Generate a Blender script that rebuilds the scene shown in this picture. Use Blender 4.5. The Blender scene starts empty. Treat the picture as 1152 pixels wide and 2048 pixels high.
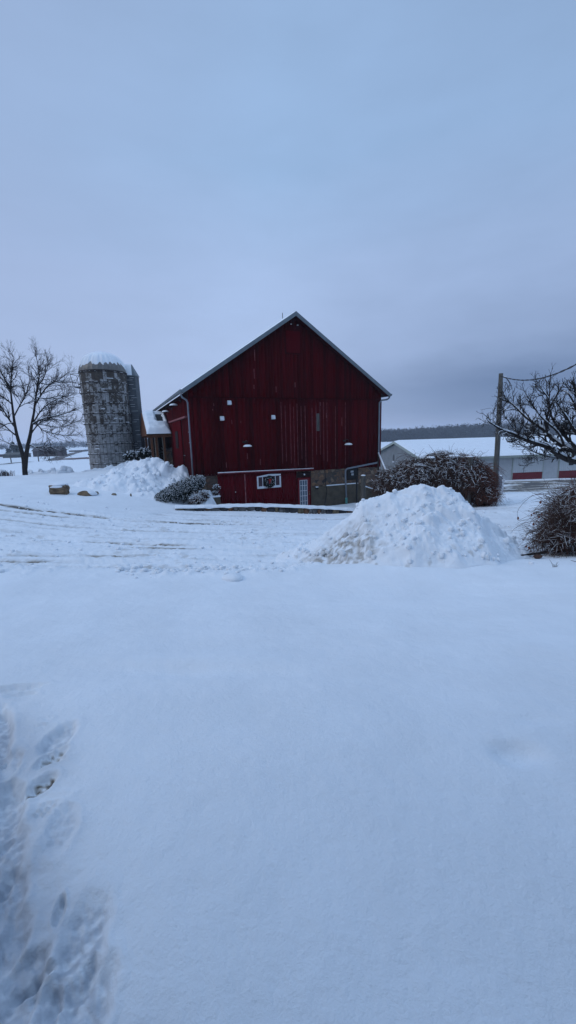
import bpy, math, random
import numpy as np
random.seed(11); RNG = np.random.default_rng(7)
S = bpy.context.scene
COL = S.collection
PI = math.pi
# ------------------------------------------------------------------ camera
F = 790.; PIT = math.atan(152/F); ROLL = 0.028; CZ = 1.65
fw = np.array([0, math.cos(PIT), -math.sin(PIT)]); u0 = np.array([0, math.sin(PIT), math.cos(PIT)]); r0 = np.array([1., 0, 0])
upv = math.cos(ROLL)*u0+math.sin(ROLL)*r0; rtv = math.cos(ROLL)*r0-math.sin(ROLL)*u0
def ray(x, y): return fw+rtv*(x-576)/F-upv*(y-1024)/F
def at(x, y, Y):
    d = ray(x, y); return d*(Y/d[1])+np.array([0, 0, CZ])
from mathutils import Matrix, Vector
cam = bpy.data.cameras.new('camera'); co = bpy.data.objects.new('camera', cam); COL.objects.link(co)
m = Matrix((rtv, upv, -fw)).transposed().to_4x4(); m.translation = (0, 0, CZ); co.matrix_world = m
cam.sensor_fit = 'VERTICAL'; cam.sensor_height = 36; cam.lens = F/2048*36; cam.clip_end = 4000; cam.clip_start = .05
S.camera = co

# ------------------------------------------------------------------ helpers
def tag(o, label=None, cat=None, group=None, kind=None):
    if label: o['label'] = label
    if cat: o['category'] = cat
    if group: o['group'] = group
    if kind: o['kind'] = kind
    return o
def empty(name, loc, rz=0):
    o = bpy.data.objects.new(name, None); COL.objects.link(o); o.location = loc; o.rotation_euler = (0, 0, rz); return o
def mesh_np(name, V, Fc, mats, parent=None, smooth=False, loc=None, attrs=None, mi=None, uv=None):
    """V (n,3), Fc (m,k) array of quads or triangles, or list of such arrays"""
    me = bpy.data.meshes.new(name)
    if not isinstance(Fc, (list, tuple)): Fc = [Fc]
    Fc = [np.asarray(f, dtype=np.int32) for f in Fc if len(f)]
    V = np.asarray(V, dtype=np.float32)
    me.vertices.add(len(V)); me.vertices.foreach_set('co', V.ravel())
    nl = sum(f.size for f in Fc); npf = sum(len(f) for f in Fc)
    me.loops.add(nl); me.loops.foreach_set('vertex_index', np.concatenate([f.ravel() for f in Fc]))
    me.polygons.add(npf)
    tot = np.concatenate([np.full(len(f), f.shape[1], dtype=np.int32) for f in Fc])
    st = np.concatenate([[0], np.cumsum(tot)[:-1]]).astype(np.int32)
    me.polygons.foreach_set('loop_start', st); me.polygons.foreach_set('loop_total', tot)
    if smooth: me.polygons.foreach_set('use_smooth', np.ones(npf, dtype=bool))
    if mi is not None: me.polygons.foreach_set('material_index', np.asarray(mi, dtype=np.int32))
    me.update(calc_edges=True)
    if attrs:
        for k, a in attrs.items():
            at_ = me.attributes.new(k, 'FLOAT', 'POINT'); at_.data.foreach_set('value', np.asarray(a, dtype=np.float32))
    if uv is not None:
        l = me.uv_layers.new(name='UVMap'); idx = np.concatenate([f.ravel() for f in Fc])
        l.data.foreach_set('uv', np.asarray(uv, dtype=np.float32)[idx].ravel())
    for mt in (mats if isinstance(mats, (list, tuple)) else [mats]): me.materials.append(mt)
    o = bpy.data.objects.new(name, me); COL.objects.link(o)
    if parent: o.parent = parent
    if loc is not None: o.location = loc
    return o
class MB:
    def __init__(s): s.v = []; s.f = []; s.m = []
    def add(s, vs, fs, mi=0):
        b = len(s.v); s.v += [tuple(float(c) for c in v) for v in vs]; s.f += [tuple(b+i for i in f) for f in fs]; s.m += [mi]*len(fs)
    def box(s, x0, y0, z0, x1, y1, z1, mi=0, bev=0):
        if x1 < x0: x0, x1 = x1, x0
        if y1 < y0: y0, y1 = y1, y0
        if z1 < z0: z0, z1 = z1, z0
        s.add([(x0,y0,z0),(x1,y0,z0),(x1,y1,z0),(x0,y1,z0),(x0,y0,z1),(x1,y0,z1),(x1,y1,z1),(x0,y1,z1)],
              [(0,3,2,1),(4,5,6,7),(0,1,5,4),(1,2,6,5),(2,3,7,6),(3,0,4,7)], mi)
    def prism(s, poly, off, mi=0):
        """poly: list of 3d points, extruded by vector off"""
        n = len(poly); p = [np.array(q, float) for q in poly]; o = np.array(off, float)
        s.add(p+[q+o for q in p], [tuple(range(n))[::-1], tuple(range(n, 2*n))]+[(i, (i+1) % n, n+(i+1) % n, n+i) for i in range(n)], mi)
    def tube(s, pts, r, n=8, mi=0, cap=True):
        pts = [np.array(p, float) for p in pts]; k = len(pts); rr = r if isinstance(r, (list, tuple)) else [r]*k
        vs = []
        ref = None
        for i, p in enumerate(pts):
            t = pts[min(i+1, k-1)]-pts[max(i-1, 0)]; t /= np.linalg.norm(t)+1e-9
            if ref is None: ref = np.array([0, 0, 1.]) if abs(t[2]) < .9 else np.array([1., 0, 0])
            a = np.cross(t, ref); a /= np.linalg.norm(a)+1e-9; b = np.cross(t, a); ref = -b if np.dot(-b, ref) > 0 else b
            vs += [p+rr[i]*(a*math.cos(2*PI*j/n)+b*math.sin(2*PI*j/n)) for j in range(n)]
        fs = [(i*n+j, i*n+(j+1) % n, (i+1)*n+(j+1) % n, (i+1)*n+j) for i in range(k-1) for j in range(n)]
        if cap: fs += [tuple(range(n))[::-1], tuple((k-1)*n+j for j in range(n))]
        s.add(vs, fs, mi)
    def lathe(s, prof, c=(0, 0, 0), n=24, mi=0, a0=0, a1=2*PI):
        cl = abs(a1-a0-2*PI) < 1e-6; nn = n if cl else n+1; vs = []
        for r, z in prof:
            for j in range(nn):
                a = a0+(a1-a0)*j/n; vs.append((c[0]+r*math.cos(a), c[1]+r*math.sin(a), c[2]+z))
        fs = [(i*nn+j, i*nn+(j+1) % nn, (i+1)*nn+(j+1) % nn, (i+1)*nn+j) for i in range(len(prof)-1) for j in range(nn if cl else nn-1)]
        s.add(vs, fs, mi)
    def blob(s, c, r, seed=0, amp=.25, mi=0, sub=2):
        V, Fc = ICO[sub]; q = V+0
        rs = np.random.RandomState(seed); k = rs.randn(5, 3)*1.7; ph = rs.rand(5)*6
        d = sum(np.sin(V@k[i]+ph[i]) for i in range(5))/5
        q = V*(1+amp*d)[:, None]*np.array(r)
        s.add(q+np.array(c), [tuple(f) for f in Fc], mi)
    def build(s, name, mats, parent=None, smooth=False, bevel=0, loc=None, split=False):
        if split:
            par = list(range(len(s.v)))
            def fd(a):
                while par[a] != a: par[a] = par[par[a]]; a = par[a]
                return a
            for f in s.f:
                for q in f[1:]: par[fd(q)] = fd(f[0])
            gr = {}
            for k, f in enumerate(s.f): gr.setdefault(fd(f[0]), []).append(k)
            last = None
            for ks in gr.values():
                m = MB(); used = sorted({q for k in ks for q in s.f[k]}); mp = {q: i for i, q in enumerate(used)}
                m.v = [s.v[q] for q in used]; m.f = [tuple(mp[q] for q in s.f[k]) for k in ks]; m.m = [s.m[k] for k in ks]; last = m.build(name, mats, parent, smooth, bevel, loc)
            return last
        me = bpy.data.meshes.new(name); me.from_pydata(s.v, [], s.f)
        for mt in (mats if isinstance(mats, (list, tuple)) else [mats]): me.materials.append(mt)
        me.polygons.foreach_set('material_index', s.m)
        if smooth: me.polygons.foreach_set('use_smooth', [True]*len(s.f))
        me.update()
        o = bpy.data.objects.new(name, me); COL.objects.link(o)
        if parent: o.parent = parent
        if loc is not None: o.location = loc
        if bevel:
            b = o.modifiers.new('bevel', 'BEVEL'); b.width = bevel; b.segments = 2; b.limit_method = 'ANGLE'
        return o
def _ico(sub):
    import bmesh
    bm = bmesh.new(); bmesh.ops.create_icosphere(bm, subdivisions=sub, radius=1)
    V = np.array([v.co[:] for v in bm.verts]); Fc = np.array([[v.index for v in f.verts] for f in bm.faces]); bm.free(); return V, Fc
ICO = {i: _ico(i) for i in (1, 2, 3)}
def tubes(P, R, n=4):
    """batch of polylines P (N,K,3), radii R (N,K) -> V, F"""
    P = np.asarray(P, float); R = np.asarray(R, float); N, K, _ = P.shape
    T = np.gradient(P, axis=1); T /= np.linalg.norm(T, axis=2, keepdims=True)+1e-9
    ref = np.tile(np.array([.13, .31, .94]), (N, K, 1)); A = np.cross(T, ref); A /= np.linalg.norm(A, axis=2, keepdims=True)+1e-6; B = np.cross(T, A)
    an = np.arange(n)*2*PI/n
    V = P[:, :, None, :]+R[:, :, None, None]*(A[:, :, None, :]*np.cos(an)[None, None, :, None]+B[:, :, None, :]*np.sin(an)[None, None, :, None])
    V = V.reshape(-1, 3)
    b = (np.arange(N)*K*n)[:, None, None]; i = (np.arange(K-1)*n)[None, :, None]; j = np.arange(n)[None, None, :]; j2 = (j+1) % n
    Fq = np.stack([b+i+j, b+i+j2, b+i+n+j2, b+i+n+j], axis=-1).reshape(-1, 4)
    return V, Fq
class Batch:
    def __init__(s): s.V = []; s.F = []; s.n = 0
    def add(s, V, Fq):
        s.V.append(V); s.F.append(Fq+s.n); s.n += len(V)
    def build(s, name, mat, parent=None, smooth=True, **k):
        ks = sorted(set(f.shape[1] for f in s.F))
        return mesh_np(name, np.concatenate(s.V), [np.concatenate([f for f in s.F if f.shape[1] == q]) for q in ks], mat, parent, smooth, **k)

# noise in numpy
_perm = np.random.RandomState(3).permutation(512)
def _h(ix, iy, s=0):
    return _perm[(_perm[(ix+s*17) & 511]+iy) & 511]
def noise(x, y, s=0):
    ix = np.floor(x).astype(int); iy = np.floor(y).astype(int); fx = x-ix; fy = y-iy
    def g(dx, dy):
        a = _h(ix+dx, iy+dy, s)*(2*PI/512); return np.cos(a)*(fx-dx)+np.sin(a)*(fy-dy)
    u = fx*fx*fx*(fx*(fx*6-15)+10); v = fy*fy*fy*(fy*(fy*6-15)+10)
    return 1.5*((g(0, 0)*(1-u)+g(1, 0)*u)*(1-v)+(g(0, 1)*(1-u)+g(1, 1)*u)*v)
def fbm(x, y, o=4, s=0):
    r = 0; a = 1.; t = 0
    for i in range(o):
        r = r+a*noise(x*2**i, y*2**i, s+i); t += a; a *= .5
    return r/t
def sst(e0, e1, x):
    t = np.clip((x-e0)/(e1-e0), 0, 1); return t*t*(3-2*t)

# ------------------------------------------------------------------ materials
class N:
    def __init__(s, name):
        s.m = bpy.data.materials.new(name); s.m.use_nodes = True; s.t = s.m.node_tree; s.t.nodes.clear()
        s.out = s.t.nodes.new('ShaderNodeOutputMaterial'); s.b = s.t.nodes.new('ShaderNodeBsdfPrincipled'); s.t.links.new(s.b.outputs[0], s.out.inputs[0])
    def n(s, typ, **k):
        nd = s.t.nodes.new('ShaderNode'+typ)
        for a, v in k.items():
            if a.startswith('i_'):
                key = a[2:].replace('_', ' '); nd.inputs[key].default_value = v
            else: setattr(nd, a, v)
        return nd
    def l(s, a, b): s.t.links.new(a, b)
    def set(s, **k):
        for a, v in k.items():
            i = s.b.inputs[a.replace('_', ' ')]
            if hasattr(v, 'is_linked'): s.l(v, i)
            else: i.default_value = v
        return s
    def coord(s, which='Object', scale=(1, 1, 1)):
        tc = s.n('TexCoord'); mp = s.n('Mapping'); mp.inputs['Scale'].default_value = scale; s.l(tc.outputs[which], mp.inputs[0]); return mp.outputs[0]
    def noise(s, co, scale, detail=4, rough=.55):
        nd = s.n('TexNoise'); nd.inputs['Scale'].default_value = scale; nd.inputs['Detail'].default_value = detail; nd.inputs['Roughness'].default_value = rough
        s.l(co, nd.inputs['Vector']); return nd.outputs['Fac']
    def ramp(s, fac, stops, interp='LINEAR'):
        r = s.n('ValToRGB'); r.color_ramp.interpolation = interp; e = r.color_ramp.elements
        while len(e) > 1: e.remove(e[-1])
        e[0].position = stops[0][0]; e[0].color = tuple(stops[0][1])+(1,)
        for p, c in stops[1:]:
            q = e.new(p); q.color = tuple(c)+(1,)
        s.l(fac, r.inputs[0]); return r.outputs[0]
    def mix(s, fac, a, b, blend='MIX'):
        x = s.n('Mix', data_type='RGBA', blend_type=blend)
        for i, v in ((0, fac), (6, a), (7, b)):
            if hasattr(v, 'is_linked'): s.l(v, x.inputs[i])
            else: x.inputs[i].default_value = v if i == 0 or len(v) == 4 else tuple(v)+(1,)
        return x.outputs[2]
    def math(s, op, a, b=0., c=None):
        x = s.n('Math', operation=op)
        for i, v in ((0, a), (1, b), (2, c)):
            if v is None: continue
            if hasattr(v, 'is_linked'): s.l(v, x.inputs[i])
            else: x.inputs[i].default_value = v
        return x.outputs[0]
    def bump(s, h, strength=.3, dist=.02):
        b = s.n('Bump'); b.inputs['Strength'].default_value = strength; b.inputs['Distance'].default_value = dist; s.l(h, b.inputs['Height']); s.l(b.outputs[0], s.b.inputs['Normal']); return s
def simple(name, c, rough=.7, var=.25, scale=6, metal=0, bump=.15, bd=.01, stretch=(1, 1, 1)):
    n = N(name); co = n.coord('Object', stretch); f = n.noise(co, scale)
    lo = tuple(max(0, v*(1-var)) for v in c); hi = tuple(min(1, v*(1+var)) for v in c)
    n.set(Base_Color=n.ramp(f, [(.3, lo), (.7, hi)]), Roughness=rough, Metallic=metal); n.b.inputs['Specular IOR Level'].default_value = .25
    if bump: n.bump(n.noise(co, scale*3), bump, bd)
    return n.m
SNOW = (.80, .84, .88)
def snow_mat(name, dirt=False, grain=1.0, color=SNOW):
    n = N(name); co = n.coord('Object')
    f = n.noise(co, 1.3, 5, .6)
    c = n.ramp(f, [(.3, tuple(v*.95 for v in color)), (.7, tuple(min(1, v*1.03) for v in color))])
    if dirt:
        a = n.n('Attribute', attribute_name='dirt').outputs['Fac']
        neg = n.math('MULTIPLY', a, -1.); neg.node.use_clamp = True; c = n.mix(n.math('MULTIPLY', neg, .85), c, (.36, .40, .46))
        g = n.noise(co, 9, 6, .7); g2 = n.noise(co, 26, 3, .7)
        fac = n.math('MULTIPLY', a, n.math('MULTIPLY_ADD', g, 1.6, .1)); fac.node.use_clamp = True
        dc = n.ramp(g2, [(.35, (.13, .11, .085)), (.62, (.30, .26, .205))])
        asp = n.math('MULTIPLY_ADD', a, 2., -1.9); asp.node.use_clamp = True; dc = n.mix(asp, dc, (.085, .085, .085)); c = n.mix(fac, c, dc)
    n.set(Base_Color=c, Roughness=.75)
    n.b.inputs['Specular IOR Level'].default_value = .25
    h = n.math('ADD', n.noise(co, 45*grain, 4, .75), n.math('MULTIPLY', n.noise(co, 7, 4, .6), 2.2))
    n.bump(h, .55, .012)
    return n.m
M = {}
M['snow'] = snow_mat('fresh_snow'); M['ground'] = snow_mat('ground_snow', True); M['pile'] = snow_mat('piled_snow', True, .7)
# red board siding
def siding(name, base, dark):
    n = N(name); at_ = n.n('Attribute', attribute_name='tone').outputs['Fac']; co = n.coord('Object', (1, 1, .12)); f = n.noise(co, 9, 6, .65)
    t = n.math('MULTIPLY_ADD', at_, .6, n.math('MULTIPLY', f, .55))
    c = n.ramp(t, [(.15, dark), (.8, base)])
    co2 = n.coord('Object', (1, 1, .25)); w = n.noise(co2, 14, 5, .7)
    worn = n.ramp(w, [(.70, (0, 0, 0)), (.76, (1, 1, 1))]); c = n.mix(n.math('MULTIPLY', worn, .12), c, (.22, .12, .11))
    n.set(Base_Color=c, Roughness=.85); n.b.inputs['Specular IOR Level'].default_value = .03; n.bump(f, .25, .01); return n.m
M['red'] = siding('red_barn_board', (.068, .0010, .0028), (.026, .0005, .0014))
M['red2'] = siding('red_panel_board', (.092, .0014, .0052), (.060, .0009, .0034))
M['redgap'] = simple('board_gap', (.012, .001, .002), .9)
M['faded'] = simple('faded_board_edge', (.22, .075, .08), .8, .5, 5)
M['grey'] = simple('grey_metal_trim', (.14, .165, .18), .5, .12, 3, .1)
M['pipe'] = simple('grey_pipe_paint', (.17, .19, .22), .5, .15, 3)
M['white'] = simple('white_paint', (.62, .64, .68), .6, .12, 6)
M['black'] = simple('black_iron', (.012, .012, .014), .6, .3, 8)
M['glass'] = N('dark_glass').set(Base_Color=(.02, .03, .045, 1), Roughness=.08).m
M['concrete'] = simple('weathered_concrete', (.080, .066, .048), .9, .3, 2.5, 0, .3, .02)
M['cedar'] = simple('cedar_timber', (.12, .045, .018), .8, .45, 5, stretch=(1, 1, 5))
M['darkwood'] = simple('dark_timber', (.022, .014, .011), .8, .4, 5)
M['oldwood'] = simple('weathered_post_wood', (.085, .080, .072), .9, .45, 6, stretch=(3, 3, .3), bump=.5)
M['bark'] = simple('dark_bark', (.022, .018, .017), .9, .4, 8, bump=.5)
M['twig'] = simple('dry_twig', (.070, .040, .030), .9, .55, 3)
M['twig2'] = simple('dry_red_twig', (.12, .042, .026), .9, .45, 3)
M['teal'] = simple('teal_plastic', (.10, .30, .27), .5)
M['shingle'] = simple('dark_shingle', (.03, .032, .036), .85, .4, 12, stretch=(1, 1, 4))
def stone_mat():
    n = N('fieldstone_masonry'); co = n.coord('Object', (1, .5, 1.25)); nz = n.n('TexNoise'); nz.inputs['Scale'].default_value = 2.5; n.l(co, nz.inputs['Vector'])
    mx = n.mix(.12, co, nz.outputs['Color'])
    v = n.n('TexVoronoi'); v.inputs['Scale'].default_value = 3.4; n.l(mx, v.inputs['Vector'])
    e = n.n('TexVoronoi', feature='DISTANCE_TO_EDGE'); e.inputs['Scale'].default_value = 3.4; n.l(mx, e.inputs['Vector'])
    sp = n.n('SeparateColor'); n.l(v.outputs['Color'], sp.inputs[0])
    c = n.ramp(sp.outputs[0], [(0, (.022, .024, .032)), (.18, (.15, .10, .075)), (.36, (.065, .058, .055)), (.52, (.21, .135, .085)), (.68, (.10, .06, .05)), (.84, (.24, .20, .16)), (1, (.12, .09, .075))])
    f = n.noise(co, 12, 5); c = n.mix(.6, c, n.ramp(f, [(.3, (.4, .4, .4)), (.7, (1.3, 1.3, 1.3))]), 'MULTIPLY')
    c = n.mix(1., c, (1.15, 1.0, .85), 'MULTIPLY'); ms = n.ramp(e.outputs['Distance'], [(.02, (0, 0, 0)), (.06, (1, 1, 1))]); c = n.mix(ms, (.06, .055, .05), c)
    n.set(Base_Color=c, Roughness=.85); n.bump(n.math('ADD', ms, n.math('MULTIPLY', f, .4)), .8, .05); return n.m
M['stone'] = stone_mat()
M['rock'] = simple('tan_field_stone', (.17, .14, .10), .9, .6, 4, bump=.4)

# ------------------------------------------------------------------ terrain
cp = [(0,0,0),(-3,0,0),(3,0,0),(0,-6,0),(-9,-6,0),(9,-6,0),(0,1.5,0),(-3,2,-.03),(3,2,-.03),(-9,2,.1),(9,2,-.15),(0,4,-.42),(-3,4,-.38),(3,4,-.42),
      (-1,24.3,-3.05),(3,26,-3.08),(6,27.4,-3.1),(-6.1,21.8,-1.9),(-9,28,-.9),(-12,34,-.75),(-10,32,-.7),(5,45,-4),(-2,50,-2.5),
      (14,50,-4.72),(30,50,-4.72),(45,52,-4.9),(20,65,-5),(-20,60,-3.4),(-40,60,-3.6),(-10,75,-4.5),(-40,20,-.8),(40,15,-2.5),(40,30,-3.4),(-40,-10,.2),(40,-10,-.3),(0,-40,.5),(14,8,-1.3)]
for px, py, Y in [(0,1140,7),(300,1145,7),(576,1150,7),(850,1152,7),(1152,1130,7),(0,1010,16),(0,1080,10),(300,1080,11),(576,1080,11),(800,1060,13),(1050,1020,17),(1152,1040,14),
                  (1000,990,25),(1100,962,47),(350,1020,20.3),(530,1022,21.3),(712,1025,22.5),(120,992,20),(250,985,22),(100,949,33),(215,942,34.5),(0,952,32),(850,1015,21)]:
    cp.append(tuple(at(px, py, Y)))
cp = np.array(cp)
def _k(r2): return .5*r2*np.log(r2+1e-9)
_n = len(cp); _A = np.zeros((_n+3, _n+3)); _d = ((cp[:, None, :2]-cp[None, :, :2])**2).sum(-1)
_A[:_n, :_n] = _k(_d)+np.eye(_n)*.6; _A[:_n, _n] = 1; _A[:_n, _n+1:] = cp[:, :2]; _A[_n, :_n] = 1; _A[_n+1:, :_n] = cp[:, :2].T
_w = np.linalg.solve(_A, np.concatenate([cp[:, 2], [0, 0, 0]]))
def HB(x, y):
    x = np.asarray(x, float); y = np.asarray(y, float); r = np.hypot(x, y); sc = np.minimum(1, 80/np.maximum(r, 1e-6)); X = x*sc; Y = y*sc
    z = _w[_n]+_w[_n+1]*X+_w[_n+2]*Y
    for i in range(_n): z = z+_w[i]*_k((X-cp[i, 0])**2+(Y-cp[i, 1])**2)
    fz = -5.3-r*.0016+.5*fbm(x/120+3, y/120, 2, 5)
    z = z+.24*np.exp(-((x-2.3)/1.9)**2-((y-7.1)/.95)**2)+.05*np.exp(-((x+.6)/.8)**2-((y-6.9)/.25)**2)+.07*np.exp(-((x-5.4)/.9)**2-((y-7.1)/.5)**2)
    t = sst(58, 105, r); return z*(1-t)+fz*t
def edge_near(x): return np.interp(x, [-60, -7, 0, 2, 5, 7, 10, 60], [6.3, 7.0, 7.25, 9.3, 9.6, 10.8, 12, 14])
def edge_far(x): return np.interp(x, [-60, -20, -12, -6.6, -6, 4, 8, 10.4, 13, 60], [22, 17, 16.0, 18.2, 19.4, 21.9, 22, 30, 49, 51])
def gp(px, py, z=0.):
    d = ray(px, py); t = (z-CZ)/d[2]; return d[0]*t, d[1]*t
FOOT = []   # x, y, half length, half width, angle, depth, dirt
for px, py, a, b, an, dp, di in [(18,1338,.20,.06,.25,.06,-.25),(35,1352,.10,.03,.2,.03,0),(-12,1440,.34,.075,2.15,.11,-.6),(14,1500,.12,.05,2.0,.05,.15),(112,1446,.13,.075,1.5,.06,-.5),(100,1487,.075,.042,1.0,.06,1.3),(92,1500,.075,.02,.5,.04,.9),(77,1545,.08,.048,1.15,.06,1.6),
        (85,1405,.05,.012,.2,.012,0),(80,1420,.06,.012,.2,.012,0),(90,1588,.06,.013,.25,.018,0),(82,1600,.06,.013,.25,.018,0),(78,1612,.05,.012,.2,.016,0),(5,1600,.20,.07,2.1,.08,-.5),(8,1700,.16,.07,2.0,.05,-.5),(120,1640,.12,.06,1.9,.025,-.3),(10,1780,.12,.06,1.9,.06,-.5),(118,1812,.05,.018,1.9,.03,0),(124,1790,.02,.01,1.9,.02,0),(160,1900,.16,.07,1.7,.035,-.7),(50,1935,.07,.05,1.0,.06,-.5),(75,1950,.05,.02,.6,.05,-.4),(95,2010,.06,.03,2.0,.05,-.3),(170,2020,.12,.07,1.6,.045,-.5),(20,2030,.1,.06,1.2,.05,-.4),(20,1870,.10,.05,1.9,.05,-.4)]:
    x, y = gp(px, py); FOOT.append((x, y, a, b, an, dp, di))
STREAK = []  # bare streaks of the drive
for px, py, L, W, a, s in [(60,1016,2.2,.16,-.10,1),(160,1028,1.9,.14,-.12,1),(60,1024,1.6,.10,-.1,.7),(405,1042,2.0,.13,-.03,1.),(290,1085,1.1,.13,-.10,.9),(330,1093,.8,.1,-.05,.8),(120,1110,.9,.10,-.05,.7),(225,1108,.55,.22,0,.5),(240,1082,.9,.1,-.1,.7),(30,1118,.9,.09,.05,.7),(150,1060,1.5,.07,-.1,.35),(560,1108,.6,.2,0,.25),(480,1040,1.5,.08,0,.35)]:
    h = -1.1
    for _ in range(4): x, y = gp(px, py, h); h = float(HB(x, y))
    STREAK.append((x, y, L, W, a, s))
YARD = at(1060, 966, 40)
def detail(x, y):
    """returns height offset, dirt"""
    r = np.hypot(x, y); dz = np.zeros_like(x); dirt = np.zeros_like(x)
    dn = y-edge_near(x); df = edge_far(x)-y
    wob = .35*fbm(x*.8, y*.8, 3, 9)
    D = sst(-.15, .5, dn+wob)*sst(-.1, .7, df+wob)
    lawn = 1-D
    dz += lawn*(.045*fbm(x*.45, y*.45, 3, 1)+.010*fbm(x*2.3, y*2.3, 3, 2)+.0035*fbm(x*11, y*11, 3, 4))*sst(0, 3, r+1)
    rock = sst(-.55, .0, dn+wob*1.2)*sst(.9, .1, dn+wob)  # plough lumps at the near edge of the drive
    lump = np.maximum(0, fbm(x*4.2, y*4.2, 3, 21)+.10)**1.3
    dz += rock*(lump*.15+.03)*(.5+.9*np.clip(fbm(x*.7, y*.7+5, 2, 31)+.35, 0, 1))
    xw = x+.6*fbm(x*.1, y*.15, 2, 40); yw = y+.09*x-.5*fbm(x*.13, y*.05, 2, 41)
    rut = fbm(xw*.16, yw*2.1, 4, 11); rut2 = fbm(xw*.5, yw*4.2, 3, 12); rough = fbm(x*3.3, y*4.5, 4, 13)
    dz += D*(.10*rut+.055*rut2+.05*np.abs(rough)+.02*fbm(x*9, y*13, 2, 19)+.05*np.maximum(0, fbm(x*2.1, y*2.6, 3, 18)-.12)-.06)
    dirt += D*.35*sst(.1, .35, fbm(x*2.6, y*6, 3, 51))*sst(-.1, .4, fbm(x*.3, y*.5, 2, 52)); dirt += D*.7*sst(.0, .42, -rut-.15*rut2+.25*rough-.05)*sst(-.2, .5, fbm(x*.25, y*.25, 2, 50)+.1)
    for sx, sy, L, W, a, s in STREAK:
        c, sn = math.cos(a), math.sin(a); ux = (x-sx)*c+(y-sy)*sn; uy = -(x-sx)*sn+(y-sy)*c+.10*rough+.06*rut2
        g = np.exp(-(ux/L)**4-(uy/W)**2); dz -= .05*g*s; dirt += 2.1*s*g*np.clip(.6+1.5*rough+.9*rut2, 0, 1)
    # wet swept yard in front of the long shed
    yd = sst(0, 3, x-15+.2*(y-30))*sst(29, 34, y)*sst(52, 47, y)
    dirt += D*yd*np.clip(.80+1.7*fbm(x*.3+.05*y, y*.55, 4, 60), 0, 1)*1.4
    # footprints
    if True:
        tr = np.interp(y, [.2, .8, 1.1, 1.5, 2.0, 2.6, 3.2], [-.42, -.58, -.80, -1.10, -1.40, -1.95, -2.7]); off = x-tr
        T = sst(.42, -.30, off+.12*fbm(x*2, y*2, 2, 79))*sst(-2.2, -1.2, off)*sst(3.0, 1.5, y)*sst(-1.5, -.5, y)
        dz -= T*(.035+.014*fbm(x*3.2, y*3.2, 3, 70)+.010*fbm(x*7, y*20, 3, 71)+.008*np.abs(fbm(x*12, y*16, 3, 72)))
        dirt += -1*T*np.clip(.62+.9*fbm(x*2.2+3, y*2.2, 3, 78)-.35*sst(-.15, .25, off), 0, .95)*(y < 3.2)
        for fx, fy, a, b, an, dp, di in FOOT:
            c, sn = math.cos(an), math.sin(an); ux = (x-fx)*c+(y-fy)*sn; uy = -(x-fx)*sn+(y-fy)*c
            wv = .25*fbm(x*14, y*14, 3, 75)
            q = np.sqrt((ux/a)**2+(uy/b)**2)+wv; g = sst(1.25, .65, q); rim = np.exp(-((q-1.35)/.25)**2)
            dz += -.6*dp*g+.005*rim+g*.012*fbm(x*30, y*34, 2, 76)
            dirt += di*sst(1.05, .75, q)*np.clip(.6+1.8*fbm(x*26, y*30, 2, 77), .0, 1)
        hx, hy = gp(1036, 1490); dz -= .05*np.exp(-(((x-hx)/.13)**2+((y-hy)/.085)**2)**1.5)
        hx, hy = gp(1070, 1415); dz -= .018*np.exp(-(((x-hx)/.14)**2+((y-hy)/.06)**2))
        hx, hy = gp(380, 1360, -.3); dz -= .03*np.exp(-(((x-hx)/.9)**2+((y-hy+.1*(x-hx))/.12)**2))
        dz += .03*np.exp(-(((x-hx)/.9)**2+((y-hy-.25)/.2)**2))
    return dz, dirt, D
angs = np.concatenate([np.arange(-47, 47.01, .17), np.arange(50, 313, 4.)]); angs = np.radians(angs)
rad = [.0, .22]
while rad[-1] < 60: rad.append(rad[-1]*1.0068)
while rad[-1] < 950: rad.append(rad[-1]*1.022)
rad = np.array(rad)
RR, AA = np.meshgrid(rad, angs, indexing='ij'); GX = RR*np.sin(AA); GY = RR*np.cos(AA)
hz = HB(GX, GY); dz, dirt, Dm = detail(GX, GY)
near = sst(75, 55, RR); GZ = hz+dz*near+(.25*fbm(GX/14, GY/14, 3, 8))*(1-near)
dirt = dirt*near
na = len(angs); nr = len(rad)
i = np.arange(nr-1)[:, None]; j = np.arange(na)[None, :]; j2 = (j+1) % na
Q = np.stack([i*na+j, i*na+j2+0*i, (i+1)*na+j2, (i+1)*na+j], -1)
Q = Q[..., ::-1].reshape(-1, 4)
VV = np.stack([GX, GY, GZ], -1).reshape(-1, 3); dv = dirt.ravel()
cls = np.where(Dm.ravel() > .5, 1, 0); cls[RR.ravel() > 62] = 2
fc = cls[Q[:, 2]]
for k, nm in enumerate(('snow_ground', 'driveway', 'farm_fields')):
    q = Q[fc == k]; u, inv = np.unique(q.ravel(), return_inverse=True)
    o = mesh_np(nm, VV[u], inv.reshape(-1, 4), M['ground'], smooth=True, attrs={'dirt': dv[u]})
    tag(o, ['smooth unbroken snow lawn with a trodden track at the left', 'ploughed snowy driveway with tyre ruts and bare streaks', 'flat snow covered fields beyond the silo'][k], kind='structure')
def H(x, y):
    x = np.atleast_1d(np.asarray(x, float)); y = np.atleast_1d(np.asarray(y, float)); a, _, _ = detail(x, y); z = HB(x, y)+a*sst(75, 55, np.hypot(x, y)); return z if len(z) > 1 else float(z[0])
def ground_at(px, Y):
    p = at(px, 900, Y); return np.array([p[0], Y, H(p[0], Y)])

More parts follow.
